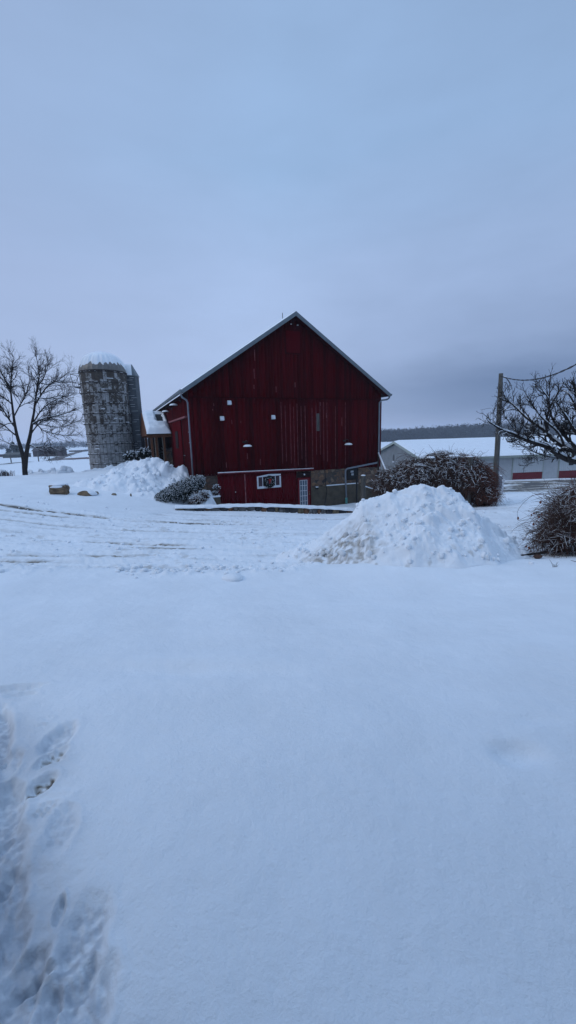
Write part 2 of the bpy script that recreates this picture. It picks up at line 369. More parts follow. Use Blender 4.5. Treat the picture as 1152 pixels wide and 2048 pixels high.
# ------------------------------------------------------------------ snow piles
def pile(name, ridge, Yr, wf, wb, label, cat, lump=(.06, .2), nl=500, dirtf=None, res=.035, smoothside=None, seed=0, slope=1.25, group=None, bury=.04, yslope=0., dirt_on=True, jag=1.0):
    """ridge: pixel skyline of the heap at depth Yr; wf, wb its reach to front and back"""
    pts = np.array([at(px, py, Yr) for px, py in ridge]); rs = np.random.RandomState(seed)
    x0, x1 = pts[0, 0], pts[-1, 0]; xs = np.arange(x0, x1, res); ys = np.arange(Yr-wf, Yr+wb, res)
    xs = np.concatenate([xs, [x1]]); X, Y = np.meshgrid(xs, ys)
    yc = Yr+yslope*(X-(x0+x1)/2); g = HB(X, Y)
    zr = np.interp(X, pts[:, 0], pts[:, 2]); top = np.maximum(zr-HB(X, np.full_like(X, Yr)), .0)
    hmax = top.max(); k = np.clip(top/hmax, .15, 1)**.6
    t = np.where(Y < yc, (yc-Y)/(wf*k), (Y-yc)/(wb*k)); t = t+.12*fbm(X*.9, Y*.9, 3, seed)
    tc_ = np.clip(t, 0, 1); env = top*(.55*(1-tc_)**1.7+.45*(1-tc_**1.4))*sst(1.0, .75, tc_)
    L = np.zeros_like(X)
    z = env
    for _ in range(nl):
        c = rs.randint(len(xs)); r_ = rs.randint(len(ys)); e = env[r_, c]
        if e < .03 and rs.rand() < .6: continue
        rr = rs.uniform(*lump)*(.5+rs.rand()**3*1.2); a = rs.uniform(.7, 1.5); cx, cy = xs[c], ys[r_]
        ia = slice(max(0, r_-int(rr*1.6/res)), r_+int(rr*1.6/res)+2); ja = slice(max(0, c-int(rr*1.6/res)), c+int(rr*1.6/res)+2)
        an = rs.rand()*PI; dx = X[ia, ja]-cx; dy = Y[ia, ja]-cy; ux = (dx*math.cos(an)+dy*math.sin(an))/a; uy = (-dx*math.sin(an)+dy*math.cos(an))*a
        p = rs.uniform(2, 4.5); q = (np.abs(ux)**p+np.abs(uy)**p)**(1/p)/rr
        hh = rr*.62*min(1, .35+e*1.6); sl = (dx*rs.randn()+dy*rs.randn())*.2
        bump_ = (hh+sl)*sst(0, .55, 1-q)
        L[ia, ja] = np.maximum(L[ia, ja], np.where(q < 1, bump_*.62+L[ia, ja]*.35, 0))
    sm = 1. if smoothside is None else smoothside(X, Y)
    det = .08*fbm(X*1.6, Y*1.6, 3, seed+5)+.035*(.35-np.abs(fbm(X*3.1, Y*3.1, 3, seed+6)))+.05*np.maximum(0, fbm(X*6.5, Y*6.5, 3, seed+8))+.022*fbm(X*15, Y*15, 2, seed+3)
    L = L*np.clip(.75+2.2*fbm(X*.9+seed, Y*.9, 2, 88), .12, 1.25)*(1+.35*sst(.2, .8, (X-x0)/(x1-x0))*(seed == 4)); z = env+L*sm*sst(0, .08, env+.02)+det*sst(0, .15, env)*(.35+.65*sm)*jag-bury*sst(.02, 0, env)
    edge = np.minimum(np.minimum(X-x0, x1-X), np.minimum(Y-ys[0], ys[-1]-Y)); z = z-.12*sst(.25, 0, edge)
    dn, _, _ = detail(X, Y)
    Z = g+z+dn*sst(.3, .02, env)
    di = dirtf(X, Y, env) if dirtf else np.zeros_like(X)
    ox, oy = (x0+x1)/2, Yr; oz = float(HB(ox, oy))
    nx, ny = X.shape[1], X.shape[0]; ii = np.arange(ny-1)[:, None]; jj = np.arange(nx-1)[None, :]
    q = np.stack([ii*nx+jj, ii*nx+jj+1, (ii+1)*nx+jj+1, (ii+1)*nx+jj], -1).reshape(-1, 4)
    keep = (z.ravel()[q].max(1) > -.035); q = q[keep]
    V = np.stack([X-ox, Y-oy, Z-oz], -1).reshape(-1, 3)
    # loose clods lying on the heap
    Vs, Fs, ds = [V], [q], [di.ravel()]; base = len(V); tri = []
    for _ in range(int(nl*.55)):
        c = rs.randint(len(xs)); r_ = rs.randint(len(ys))
        if env[r_, c] < .06: continue
        if smoothside is not None and sm[r_, c] < .4: continue
        rr = min(lump[1]*.62, lump[0]*(.25+1.5*rs.rand()**2.6)); v, f = ICO[2]; kk = rs.randn(4, 3)*1.6; ph = rs.rand(4)*6
        d = sum(np.sin(v@kk[w]+ph[w]) for w in range(4))/4
        cc_ = rs.uniform(.55, .85, 3); vv = np.clip(v*(1+.4*d)[:, None]*rs.uniform(.8, 1.3, 3), -cc_, cc_)
        qa = rs.randn(4); qa /= np.linalg.norm(qa); vv = vv@np.array(Matrix.Rotation(rs.rand()*6, 3, Vector(qa[:3])))*rr+V[r_*nx+c]+[0, 0, rr*.22]
        Vs.append(vv); tri.append(f+base); base += len(vv); ds.append(np.full(len(vv), di[r_, c]*.7))
    o = mesh_np(name, np.concatenate(Vs), [q]+([np.concatenate(tri)] if tri else []), M['pile'], smooth=True, loc=(ox, oy, oz), attrs={'dirt': np.concatenate(ds)})
    return tag(o, label, cat, group)
def dirt_main(X, Y, env):
    cx, cy = 1.0, 7.65; q = np.sqrt(((X-cx)/.85)**2+((Y-cy)/.75)**2)+.5*fbm(X*2.5, Y*2.5, 3, 90)
    d = .8*sst(1.25, .5, q)*np.clip(.55+1.8*fbm(X*9, Y*9, 3, 91), 0, 1)
    return d+.5*sst(.28, .5, fbm(X*4, Y*4, 3, 92))*sst(.5, .2, env)
pile('snow_pile', [(500,1136),(530,1122),(560,1112),(590,1101),(612,1090),(632,1078),(652,1066),(671,1053),(690,1038),(705,1028),(720,1008),(745,998),(765,992),(775,985),(791,986),(805,981),(822,975),(840,971),(855,975),(868,984),(881,988),(900,993),(921,997),(934,1010),(948,1027),(962,1046),(976,1057),(1000,1068),(1026,1080),(1035,1098),(1062,1118)],
     8.6, 2.05, 1.9, 'tallest heap of chunky ploughed snow, brown grit on its left foot, beside the driveway', 'snow pile', (.05, .17), 1500, dirt_main, .02, seed=4, slope=1.15, group='heaps of ploughed snow')
pile('snow_pile', [(126,986),(138,972),(150,962),(160,966),(172,958),(186,960),(200,951),(215,950),(228,940),(246,940),(256,927),(275,925),(290,923),(312,924),(330,928),(350,937),(368,937),(382,948),(398,958),(410,966)],
     25.2, 3.9, 3.2, 'heap of cloddy snow pushed against the barn side wall below the porch', 'snow pile', (.12, .36), 900, None, .06, seed=9, slope=1.0, group='heaps of ploughed snow')
pile('snow_bank', [(128,992),(140,978),(152,966),(168,960),(182,962),(198,953),(214,956),(228,946),(244,950),(262,955),(282,966),(300,982)], 22.9, 1.2, 1.6, 'low spill of snow clods behind the half buried log, beside the barn heap', 'snow bank', (.10, .28), 260, None, .05, seed=15, group='low snow banks')
pile('snow_bank', [(40,952),(60,946),(85,942),(105,943),(120,940),(127,937),(140,941),(158,950)], 33, 1.1, 1.2, 'low ridge of snow clods between the bare tree and the silo', 'snow bank', (.12, .36), 140, None, .07, seed=12, group='low snow banks')
pile('snow_bank', [(146,950),(165,943),(185,938),(205,937),(215,934),(228,934),(240,927),(258,921),(275,921)], 33.2, 1.1, .9, 'low ridge of snow clods along the foot of the silo', 'snow bank', (.12, .34), 140, None, .07, seed=13, group='low snow banks')
pile('snow_bank', [(-60,955),(-30,940),(-5,938),(5,940),(16,950)], 31, 1.0, 1.0, 'small snow bank by the dry stubble at the left edge', 'snow bank', (.12, .3), 40, None, .07, seed=14, group='low snow banks')
for px, py, Y, r, sd, lab in [(127,936,32.6,.21,1,'taller rounded snow boulder on the ridge left of the silo'),(140,940,32.4,.18,2,'lower rounded snow boulder on the ridge left of the silo'),(466,1166,6.55,.16,3,'flat snow clod lying at the lawn edge below the barn door'),(250,1128,7.2,.09,5,'small snow clod at the left lawn edge')]:
    b = MB(); b.blob((0, 0, 0), (r*1.25, r, r*.9 if Y > 20 else r*.42), sd, .3, sub=3); p = at(px, py, Y); p[2] = H(p[0], p[1])+(r*.45 if Y < 20 else .0) if Y < 20 else p[2]
    if Y < 20: p[2] -= r*.35
    tag(b.build('snow_clod', M['snow'], smooth=True, loc=p), lab, 'snow clod', 'loose snow clods')
rs = np.random.RandomState(99); b = Batch(); n_c = 0
xs_ = np.concatenate([rs.uniform(-14, 9, 2600), rs.uniform(-7, 6, 900), rs.uniform(6, 13, 500)]); ys_ = np.concatenate([rs.uniform(7, 19, 2600), 0*np.ones(900), rs.uniform(10, 24, 500)])
ys_[2600:3500] = edge_near(xs_[2600:3500])+rs.randn(900)*.22
sz = .012+.05*rs.rand(4000)**3.2; sz[2600:3500] *= 1.15
dl_ = fbm(xs_*.35, ys_*.9, 2, 33); keep = (dl_+rs.rand(4000)*.5 > .18)
xs_, ys_, sz = xs_[keep], ys_[keep], sz[keep]; gz_c = H(xs_, ys_); V0, F0 = ICO[1]
for k in range(len(xs_)):
    v = np.clip(V0*(1+.35*np.sin(V0@rs.randn(3)*2))[:, None]*rs.uniform(.7, 1.4, 3), -.9, .9)*sz[k]*np.array([1.2, 1, .75]); b.add(v+[xs_[k], ys_[k], gz_c[k]+sz[k]*.2], F0)
tag(b.build('snow_crumbs', M['snow']), kind='stuff')
# ------------------------------------------------------------------ barn
A = math.radians(23.3); BX = np.array([math.cos(A), math.sin(A), 0]); BY = np.array([-math.sin(A), math.cos(A), 0]); BL = at(390, 953, 23.2); BZ = -3.05
BO = np.array([BL[0], BL[1], BZ])
O3 = np.array([0, 0, CZ])
def G(px, py, off=0.):   # pixel on the gable plane -> local s, z
    d = ray(px, py); t = ((BO+BY*off-O3)@BY)/(d@BY); p = O3+d*t-BO; return float(p@BX), float(p[2])
def Sd(px, py, off=0.):  # pixel on the side wall plane -> local d, z
    d = ray(px, py); t = ((BO+BX*off-O3)@BX)/(d@BX); p = O3+d*t-BO; return float(p@BY), float(p[2])
def bw(s, d, z): return BO+BX*s+BY*d+np.array([0, 0, z])
barn = empty('red_barn', BO, A); tag(barn, 'big dark red wooden barn with a steep gable above a fieldstone basement', 'barn')
def Zw(z): return z-BZ
WB = 13.12; RZ = Zw(8.93); EZ = Zw(4.36); SL = (RZ-EZ)/6.96; RS = 6.55
def roofz(s): return RZ-.25-SL*abs(s-RS)      # underside of the roof
def bot(s): return Zw(-.54-.15*s/WB)
seamz = Zw(3.98); DEP = 20.
def boards(name, plan, mat, parent, axis='x', seed=0, gap=.012, thick=.035):
    """plan: (a0, a1, z0(a), z1(a), front) ; boards along axis"""
    rs = np.random.RandomState(seed); V = []; Fq = []; tone = []; n = 0
    for a0, a1, z0, z1, fr, wd in plan:
        a = a0
        while a < a1-.02:
            w_ = min(wd*rs.uniform(.75, 1.25), a1-a); b = a+w_-gap; f = fr+rs.uniform(0, .014); t = rs.rand()
            zs = [z0(a)+rs.uniform(-.015, .015), z0(b), z1(b), z1(a)]
            aa = [a, b, b, a]
            for off in (0, thick):
                for k in range(4):
                    V.append((aa[k], -f+off, zs[k]) if axis == 'x' else (-f+off, aa[k], zs[k]))
            q = [(0,1,2,3),(7,6,5,4),(0,4,5,1),(1,5,6,2),(2,6,7,3),(3,7,4,0)]
            if axis != 'x': q = [tuple(r[::-1]) for r in q]
            Fq += [tuple(n+i for i in r) for r in q]; tone += [t]*8; n += 8; a += w_
    return mesh_np(name, V, np.array(Fq), mat, parent, attrs={'tone': tone})
def sea(s): return seamz-.02
g = boards('gable_wall', [(0, WB, bot, lambda s: seamz, .035, .21)]+[(0, RS, lambda s: seamz-.02, lambda s: roofz(s), .062, .19), (RS, WB, lambda s: seamz-.02, lambda s: roofz(s), .062, .19)], M['red'], barn, 'x', 5)
b = MB(); b.prism([(0.02, 0, bot(0)+.1), (WB-.02, 0, bot(WB)+.1), (WB-.02, 0, roofz(WB)), (RS, 0, roofz(RS)-.01), (0.02, 0, roofz(0))], (0, .1, 0)); b.build('wall_backing', M['redgap'], g)
# worn light joints
b = MB(); rs = np.random.RandomState(2)
for px in (561, 569, 579, 586, 593, 601, 609, 623, 631, 639, 646, 653, 670, 690):
    s, z1 = G(px, 800); z0 = bot(s)+rs.uniform(0, 1.2); zt = z1-.1-rs.uniform(0, .5)
    s += .0
    b.box(s-.008, -.051, z0, s+.009, -.036, zt)
for px, ya, yb in [(507,738,758),(507,770,778),(551,773,785),(589,765,775),(508,700,722),(520,918,930),(494,906,918),(463,840,848),(427,806,812),(425,818,821),(640,805,812),(652,826,836),(683,835,852),(452,925,935),(481,842,846)]:
    s, za = G(px, ya); _, zb = G(px, yb); b.box(s-.012, -.085 if za > seamz else -.056, zb, s+.012, -.06 if za > seamz else -.036, za)
b.build('faded_board_edge', M['faded'], barn, split=True)
b = MB(); b.box(0, -.085, seamz-.05, WB, -.062, seamz+.0); b.build('seam_board', M['red'], barn)
# side wall
s0 = boards('side_wall', [(0, DEP, lambda d: Zw(-.75), lambda d: roofz(0)-.02, .035, .22)], M['red'], barn, 'y', 8)
b = MB(); b.box(.0, .1, Zw(-.7), .1, DEP, roofz(0)-.05); b.build('wall_backing', M['redgap'], s0)
b = MB(); b.box(.1, DEP-.1, 0, WB-.1, DEP, EZ-.1); b.box(WB-.1, .1, 0, WB+.03, DEP, roofz(WB)-.05); b.build('rear_wall', M['redgap'], barn)
# corner boards
b = MB(); b.box(-.045, -.045, bot(0), .06, .12, roofz(0)-.02); b.box(WB-.14, -.08, bot(WB), WB+.03, -.036, seamz-.06); b.build('corner_board', M['red2'], barn, split=True)
# roof
OH = .5; SM = .40
def slab(b, s0, s1, d0, d1, lift, th, mi=0):
    z = lambda s: RZ-SL*abs(s-RS)+lift
    b.prism([(s0, d0, z(s0)-th), (s1, d0, z(s1)-th), (s1, d0, z(s1)), (s0, d0, z(s0))], (0, d1-d0, 0), mi)
b = MB(); slab(b, -SM, RS, -OH+.03, DEP+OH, -.06, .10); slab(b, RS, WB+SM, -OH+.03, DEP+OH, -.06, .10)
rf = b.build('roof', M['darkwood'], barn)
b = MB(); slab(b, -SM-.03, RS, -OH-.02, -OH+.029, .0, .25); slab(b, RS, WB+SM+.03, -OH-.02, -OH+.029, .0, .25); b.build('rake_trim', M['grey'], barn)
b = MB()
for k in range(0, 60):  # soffit lookouts under the rake
    pass
slab(b, -SM, RS, -OH+.03, -.02, -.17, .05); slab(b, RS, WB+SM, -OH+.03, -.02, -.17, .05); b.build('rake_soffit', M['red'], barn)
# snow on the roof
def roof_snow(name, sa, sb, d0, d1, zf, th, parent, seed, loc=None, xf=None):
    ns, nd = 70, 90; ss = np.linspace(sa, sb, ns); dd = np.linspace(d0, d1, nd); X, Y = np.meshgrid(ss, dd)
    e = np.minimum(np.minimum(X-min(sa, sb), max(sa, sb)-X) if sa != RS and sb != RS else np.abs(X-(sa if sb == RS else sb)), np.minimum(Y-d0, d1-Y))
    t = th*(.75+.5*fbm(X*.6+seed, Y*.6, 3, seed))*np.clip(e/.12, 0.0, 1)**.45
    Z = zf(X)+t
    i = np.arange(nd-1)[:, None]; j = np.arange(ns-1)[None, :]; q = np.stack([i*ns+j, i*ns+j+1, (i+1)*ns+j+1, (i+1)*ns+j], -1).reshape(-1, 4)
    return mesh_np(name, np.stack([X, Y, Z], -1).reshape(-1, 3), q, M['snow'], parent, True, loc)
rz = lambda s: RZ-SL*np.abs(s-RS)-.055
roof_snow('roof_snow', -SM+.02, RS, -OH+.06, DEP+OH, rz, .17, rf, 3); roof_snow('roof_snow', RS, WB+SM-.02, -OH+.06, DEP+OH, rz, .11, rf, 4)
b = MB(); b.tube([(RS-.15, 1.2, RZ), (RS-.15, 1.2, RZ+.35)], .02, 5); b.build('lightning_rod', M['black'], barn)
# gutters and pipes
def gutter(s0, s1, z):
    b = MB(); b.prism([(s0, -OH, z), (s0, -OH, z-.10), (s0+(s1-s0)*.35, -OH, z-.15), (s1, -OH, z-.15), (s1, -OH, z)], (0, DEP+2*OH, 0)); return b.build('gutter', M['grey'], barn)
gutter(-SM-.17, -SM-.035, EZ-.04); gutter(WB+SM+.19, WB+SM+.035, EZ-.06)
b = MB(); z1 = EZ-.2
b.tube([(-.5, -.3, z1), (-.5, -.3, z1-.14), (-.42, -.22, z1-.25), (-.18, -.03, z1-.36), (-.10, .05, z1-.50), (-.10, .07, z1-1.2), (-.09, .10, Zw(1.0)), (-.09, .12, Zw(-.62))], .052, 8)
b.box(-.17, .0, Zw(2.0), -.03, .22, Zw(2.05)); b.box(-.17, .0, Zw(1.4), -.03, .22, Zw(1.45)); b.build('downspout', M['pipe'], barn, True)
p0 = G(757, 925); p1 = G(688, 938); p2 = G(690, 997); p3 = G(690.5, 1008); ps = G(757, 800)
b = MB(); b.tube([(WB+SM+.1, -.3, EZ-.2), (WB+SM+.1, -.3, EZ-.32), (WB+SM-.05, -.28, EZ-.42), (ps[0]+.15, -.15, EZ-.47), (ps[0], -.12, EZ-.62), (ps[0], -.12, p0[1]+.22), (ps[0]-.02, -.12, p0[1]+.08), (ps[0]-.15, -.13, p0[1]-.0), (p1[0]+.18, -.16, p1[1]+.03), (p1[0]+.03, -.17, p1[1]-.06), (p1[0], -.17, p1[1]-.22), (p2[0], -.17, p2[1])], .06, 8)
dsp = b.build('downspout', M['pipe'], barn, True)
b = MB(); b.tube([(p2[0], -.17, p2[1]+.08), (p2[0], -.17, p2[1]-.06), (p3[0], -.17, -.1)], [.085, .085, .07], 10); b.build('drain_adapter', M['teal'], dsp, True)
b = MB(); bx = G(700, 934)
sx = G(757, 918)
# hatch
ha = G(571, 661, -.06); hb = G(600, 707, -.06)
b = MB(); b.box(ha[0], -.10, hb[1], hb[0], -.080, ha[1]); h = b.build('loft_hatch', M['red2'], barn)
b = MB(); t = .07
b.box(ha[0]-t, -.125, hb[1]-t, ha[0], -.08, ha[1]+t); b.box(hb[0], -.125, hb[1]-t, hb[0]+t, -.08, ha[1]+t); b.box(ha[0], -.125, ha[1], hb[0], -.08, ha[1]+t); b.box(ha[0], -.14, hb[1]-t, hb[0], -.08, hb[1]); b.build('hatch_frame', M['red'], h)
b = MB()
for px, py in ((581, 649), (594, 651)):
    s, z = G(px, py); b.box(s-.05, -.10, z-.02, s+.05, -.078, z+.02)
b.build('vent_hole', M['white'], barn, split=True)
# weathered board
a_ = G(632, 827); c_ = G(638, 862); b = MB(); b.box(a_[0], -.068, c_[1], c_[0], -.052, a_[1]); b.build('bare_board_patch', M['oldwood'], barn)
# basement
b = MB(); b.box(.06, .04, -.6, WB-.06, .35, bot(WB)+.15); b.box(.06, .36, -.6, .4, DEP, Zw(-.6)); b.box(WB-.4, .36, -.6, WB-.06, DEP, Zw(-.6)); fnd = b.build('foundation_wall', M['stone'], barn)
cA = G(622, 975, -.1); cB = G(716, 967, -.1)
b = MB(); b.prism([(cA[0], -.10, -.4), (G(757, 990)[0]-.3, -.10, -.4), (G(757, 990)[0]-.3, -.10, Zw(-2.35)), (cB[0]+.3, -.10, Zw(-1.95)), (cB[0]+.02, -.10, cB[1]), (cA[0], -.10, cA[1])], (0, .139, 0)); cw = b.build('concrete_footing', M['concrete'], barn)
b = MB(); b.prism([(cA[0]+1.2, -.12, cA[1]+.01), (cB[0], -.12, cB[1]), (cB[0], -.12, cB[1]+.05), (cA[0]+1.2, -.12, cA[1]+.06)], (0, .15, 0)); b.prism([(cB[0]+.3, -.14, Zw(-1.95)), (G(757, 990)[0]-.2, -.14, Zw(-2.38)), (G(757, 990)[0]-.2, -.14, Zw(-2.30)), (cB[0]+.3, -.14, Zw(-1.87))], (0, .17, 0)); b.build('ledge_snow', M['snow'], cw)
# sliding doors in the basement
ra = G(436, 946, -.15); rb = G(627, 936.6, -.15); dl = G(438, 1000, -.1)[0]; dm = G(491, 980, -.1)[0]; dr = G(594, 980, -.1)[0]
def vpanel(name, s0, s1, z0, z1a, z1b, fr, mat, wd, parent, seed):
    return boards(name, [(s0, s1, lambda s: z0, lambda s: z1a+(z1b-z1a)*(s-s0)/(s1-s0), fr, wd)], mat, parent, 'x', seed, .006, .05)
ld = vpanel('sliding_door', dl, dm-.03, -.05, ra[1]-.05, ra[1]-.05+(rb[1]-ra[1])*.27, .10, M['red2'], .12, barn, 3)
b = MB(); s, z = G(471, 984, -.12); b.tube([(s, -.12, z), (s, -.16, z)], .028, 8); b.build('door_knob', M['white'], ld)
b = MB(); b.box(G(470, 984)[0]-.01, -.118, -.03, G(470, 984)[0]+.01, -.10, ra[1]-.1); b.build('door_seam', M['redgap'], ld)
rd = vpanel('red_panel_wall', dm+.02, dr, -.05, ra[1]-.05+(rb[1]-ra[1])*.28, rb[1]-.04, .075, M['red2'], .13, barn, 4)
b = MB(); b.box(dm-.035, -.12, -.05, dm+.025, -.06, ra[1]-.05); b.build('door_post', M['faded'], rd)
b = MB(); n = 14
for k in range(n):
    f0, f1 = k/n, (k+.93)/n; a0 = ra[0]+(rb[0]-ra[0])*f0; a1 = ra[0]+(rb[0]-ra[0])*f1; za = ra[1]+(rb[1]-ra[1])*f0; zb = ra[1]+(rb[1]-ra[1])*f1
    b.prism([(a0, -.20, za-.06), (a1, -.20, zb-.06), (a1, -.20, zb-.0), (a0, -.20, za-.0)], (0, .15, 0), 1)
b.prism([(ra[0]-.03, -.18, ra[1]-.15), (rb[0], -.18, rb[1]-.15), (rb[0], -.18, rb[1]-.065), (ra[0]-.03, -.18, ra[1]-.065)], (0, .13, 0), 0)
rail = b.build('door_track', [M['red2'], M['faded']], barn)
b = MB(); b.prism([(ra[0], -.19, ra[1]), (rb[0], -.19, rb[1]), (rb[0]-.0, -.17, rb[1]+.015), (ra[0]+.0, -.17, ra[1]+.03)], (0, .12, 0)); b.build('track_snow', M['snow'], rail)
# window with white frame
wa = G(513.5, 952, -.12); wb_ = G(562, 974, -.12); fw_ = .09
b = MB(); b.box(wa[0], -.15, wb_[1], wb_[0], -.10, wb_[1]+fw_); b.box(wa[0], -.15, wb_[1]+fw_, wa[0]+fw_, -.10, wa[1]-fw_); b.box(wb_[0]-fw_, -.15, wb_[1]+fw_, wb_[0], -.10, wa[1]-fw_)
mid = (wa[0]+wb_[0])/2
b.prism([(wa[0], -.15, wa[1]-fw_), (wb_[0], -.15, wa[1]-fw_+.04), (wb_[0], -.15, wa[1]+.04), (mid, -.15, wa[1]+.07), (wa[0], -.15, wa[1]-.04)], (0, .05, 0))
win = b.build('window', M['white'], barn)
b = MB(); b.box(wa[0]+fw_, -.115, wb_[1]+fw_, wb_[0]-fw_, -.10, wa[1]-fw_); b.build('pane', simple('pink_grey_pane', (.055, .028, .038), .25), win)
b = MB()
for f in (.2, .4, .6, .8):
    s = wa[0]+fw_+(wb_[0]-wa[0]-2*fw_)*f; b.box(s-.022, -.14, wb_[1]+fw_, s+.022, -.116, wa[1]-fw_)
b.box(wa[0]+fw_, -.135, wb_[1]+fw_, wb_[0]-fw_, -.117, wb_[1]+fw_+.05)
b.build('muntin', M['white'], win)
# entry door
ea = G(594.5, 956, -.1); eb = G(622, 1013, -.1)
b = MB(); b.box(ea[0]+.03, -.10, -.02, eb[0]-.06, -.06, ea[1]-.03); ed = b.build('entry_door', simple('red_door_paint', (.15, .006, .010), .5, .15, 5), barn)
b = MB(); b.box(ea[0]-.02, -.13, -.02, ea[0]+.03, -.05, ea[1]+.02); b.box(eb[0]-.06, -.13, -.02, eb[0], -.05, ea[1]+.02); b.box(ea[0]+.03, -.13, ea[1]-.03, eb[0]-.06, -.05, ea[1]+.02); b.build('door_frame', M['red2'], ed)
ga = G(599.5, 961, -.12); gb = G(615, 1011.5, -.12)
b = MB(); b.box(ga[0], -.115, gb[1], gb[0], -.101, ga[1]); b.build('glazing', N('pale_lit_glass').set(Base_Color=(.10, .13, .17, 1), Roughness=.12).m, ed)
b = MB(); nx, nz = 3, 5
for k in range(nx+1):
    s = ga[0]+(gb[0]-ga[0])*k/nx; b.box(s-.011, -.135, gb[1], s+.011, -.116, ga[1])
for k in range(nz+1):
    z = ga[1]+(gb[1]-ga[1])*k/nz; b.box(ga[0], -.133, z-.012, gb[0], -.117, z+.012)
b.build('glazing_bar', M['white'], ed)
b = MB(); s, z = G(618.5, 988, -.12); b.blob((s, -.15, z), (.03, .04, .03), 1, .05); b.blob((s, -.14, z+.14), (.022, .03, .022), 1, .05); b.build('door_knob', simple('brass', (.35, .24, .09), .4, .1, 5, .8), ed, True, split=True)
ta = G(593, 945, -.1); tb = G(622, 954, -.1); b = MB(); b.box(ta[0], -.09, tb[1], tb[0], -.05, ta[1]); tr = b.build('transom_panel', M['redgap'], barn)
b = MB(); b.box(ta[0], -.11, tb[1], ta[0]+.05, -.091, ta[1]); b.box(tb[0]-.05, -.11, tb[1], tb[0], -.091, ta[1]); b.box(ta[0]+.051, -.11, tb[1], tb[0]-.051, -.091, tb[1]+.04); s = G(601, 950)[0]; b.box(s-.02, -.11, tb[1]+.04, s+.02, -.091, ta[1]); b.build('transom_frame', M['darkwood'], tr)
b = MB(); s, z = G(608.5, 949, -.15); b.blob((s, -.17, z), (.055, .05, .055), 1, .04); b.box(s-.07, -.125, z-.07, s+.07, -.10, z+.07, 1); b.build('lamp_globe', [M['white'], M['black']], tr, True)
# small basement window
wa2 = G(694, 935.5, 0); wb2 = G(716, 958.5, 0); b = MB(); b.box(wa2[0], .0, wb2[1], wb2[0], .039, wa2[1]); w2 = b.build('basement_window', M['black'], barn)
b = MB(); t = .05
b.box(wa2[0], -.03, wb2[1], wa2[0]+t, -.001, wa2[1]); b.box(wb2[0]-t, -.03, wb2[1], wb2[0], -.001, wa2[1]); b.box(wa2[0]+t, -.03, wb2[1], wb2[0]-t, -.001, wb2[1]+t); b.build('window_frame', M['darkwood'], w2)
b = MB()
for (x0, y0, x1, y1) in ((701.5, 941.5, 707, 945), (703, 947, 707.5, 950.5)):
    q = G(x0, y0, -.02); r = G(x1, y1, -.02); b.box(q[0], -.022, r[1], r[0], -.002, q[1])
b.build('pane', simple('lit_pane', (.35, .38, .42), .3), w2)
# cable, vent, electrical bits
b = MB(); b.tube([(*[G(648, 905)[0]], -.13, G(648, 941)[1]+.1), (G(648, 941)[0], -.13, G(648, 941)[1]), (G(649, 966)[0], -.16, G(649, 966)[1]), (G(651, 982)[0], -.2, G(651, 982)[1]), (G(649, 994)[0], -.2, G(649, 994)[1]), (G(646.5, 1009)[0], -.19, G(646.5, 1009)[1])], .022, 6); b.build('hanging_cable', M['black'], barn, True)
b = MB(); s, z = G(634, 976, -.15); b.box(s-.09, -.21, z-.07, s+.09, -.10, z+.05, 0); b.prism([(s-.09, -.23, z+.05), (s+.09, -.23, z+.05), (s+.07, -.2, z+.09), (s-.07, -.2, z+.09)], (0, .12, 0), 1); b.build('wall_vent', [M['black'], M['snow']], barn)
# box lights
for px, py in ((459, 805.5), (444.5, 837), (547, 834.5)):
    s, z = G(px, py, -.15); fr = -.062 if z > seamz else -.036
    b = MB(); b.prism([(s-.115, fr-.02, z-.12), (s-.115, fr-.18, z-.10), (s-.115, fr-.14, z+.09), (s-.115, fr-.02, z+.11)], (.23, 0, 0), 0)
    fl = b.build('flood_lamp', M['white'], barn, bevel=.01)
    b = MB(); b.prism([(s-.105, fr-.02, z+.112), (s-.105, fr-.14, z+.092), (s-.105, fr-.12, z+.115), (s-.105, fr-.02, z+.135)], (.21, 0, 0)); b.build('snow_cap', M['snow'], fl)
    b = MB(); b.box(s-.07, fr-.02, z-.15, s+.07, fr+.0, z+.15, 0); b.build('bracket', M['black'], fl)
# gooseneck lamps
def goose(px, py, side=False, sc=1.):
    if not side:
        s, z = G(px, py, -.5); P = lambda a, o, h: (s+a, -o, z+h)
    else:
        d_, z = Sd(px, py, -.5); P = lambda a, o, h: (-o, d_+a, z+h)
    b = MB(); b.tube([P(0, .04, .22), P(0, .12, .27), P(0, .28, .33), P(0, .44, .30), P(0, .5, .18), P(0, .5, .06)], .022, 6); b.tube([P(0, .03, .22), P(0, .07, .22)], .075, 10); b.tube([P(-.16, .04, .24), P(-.02, .05, .24)], .05, 8)
    r = b.build('gooseneck_lamp', M['black'], barn, True)
    c = P(0, .5, 0); b = MB(); b.lathe([(.03, .11), (.09, .09), (.13, .04), (.24, -.02), (.25, -.05), (.235, -.055), (.1, .0)], c, 20); b.build('lamp_shade', M['black'], r, True)
    b = MB(); b.lathe([(.0, .095), (.10, .085), (.2, .05), (.255, .0), (.262, -.035), (.25, -.04)], c, 20); b.build('snow_cap', M['snow'], r, True)
goose(495, 892); goose(697, 888.5); goose(347, 810, True); goose(331, 823, True)
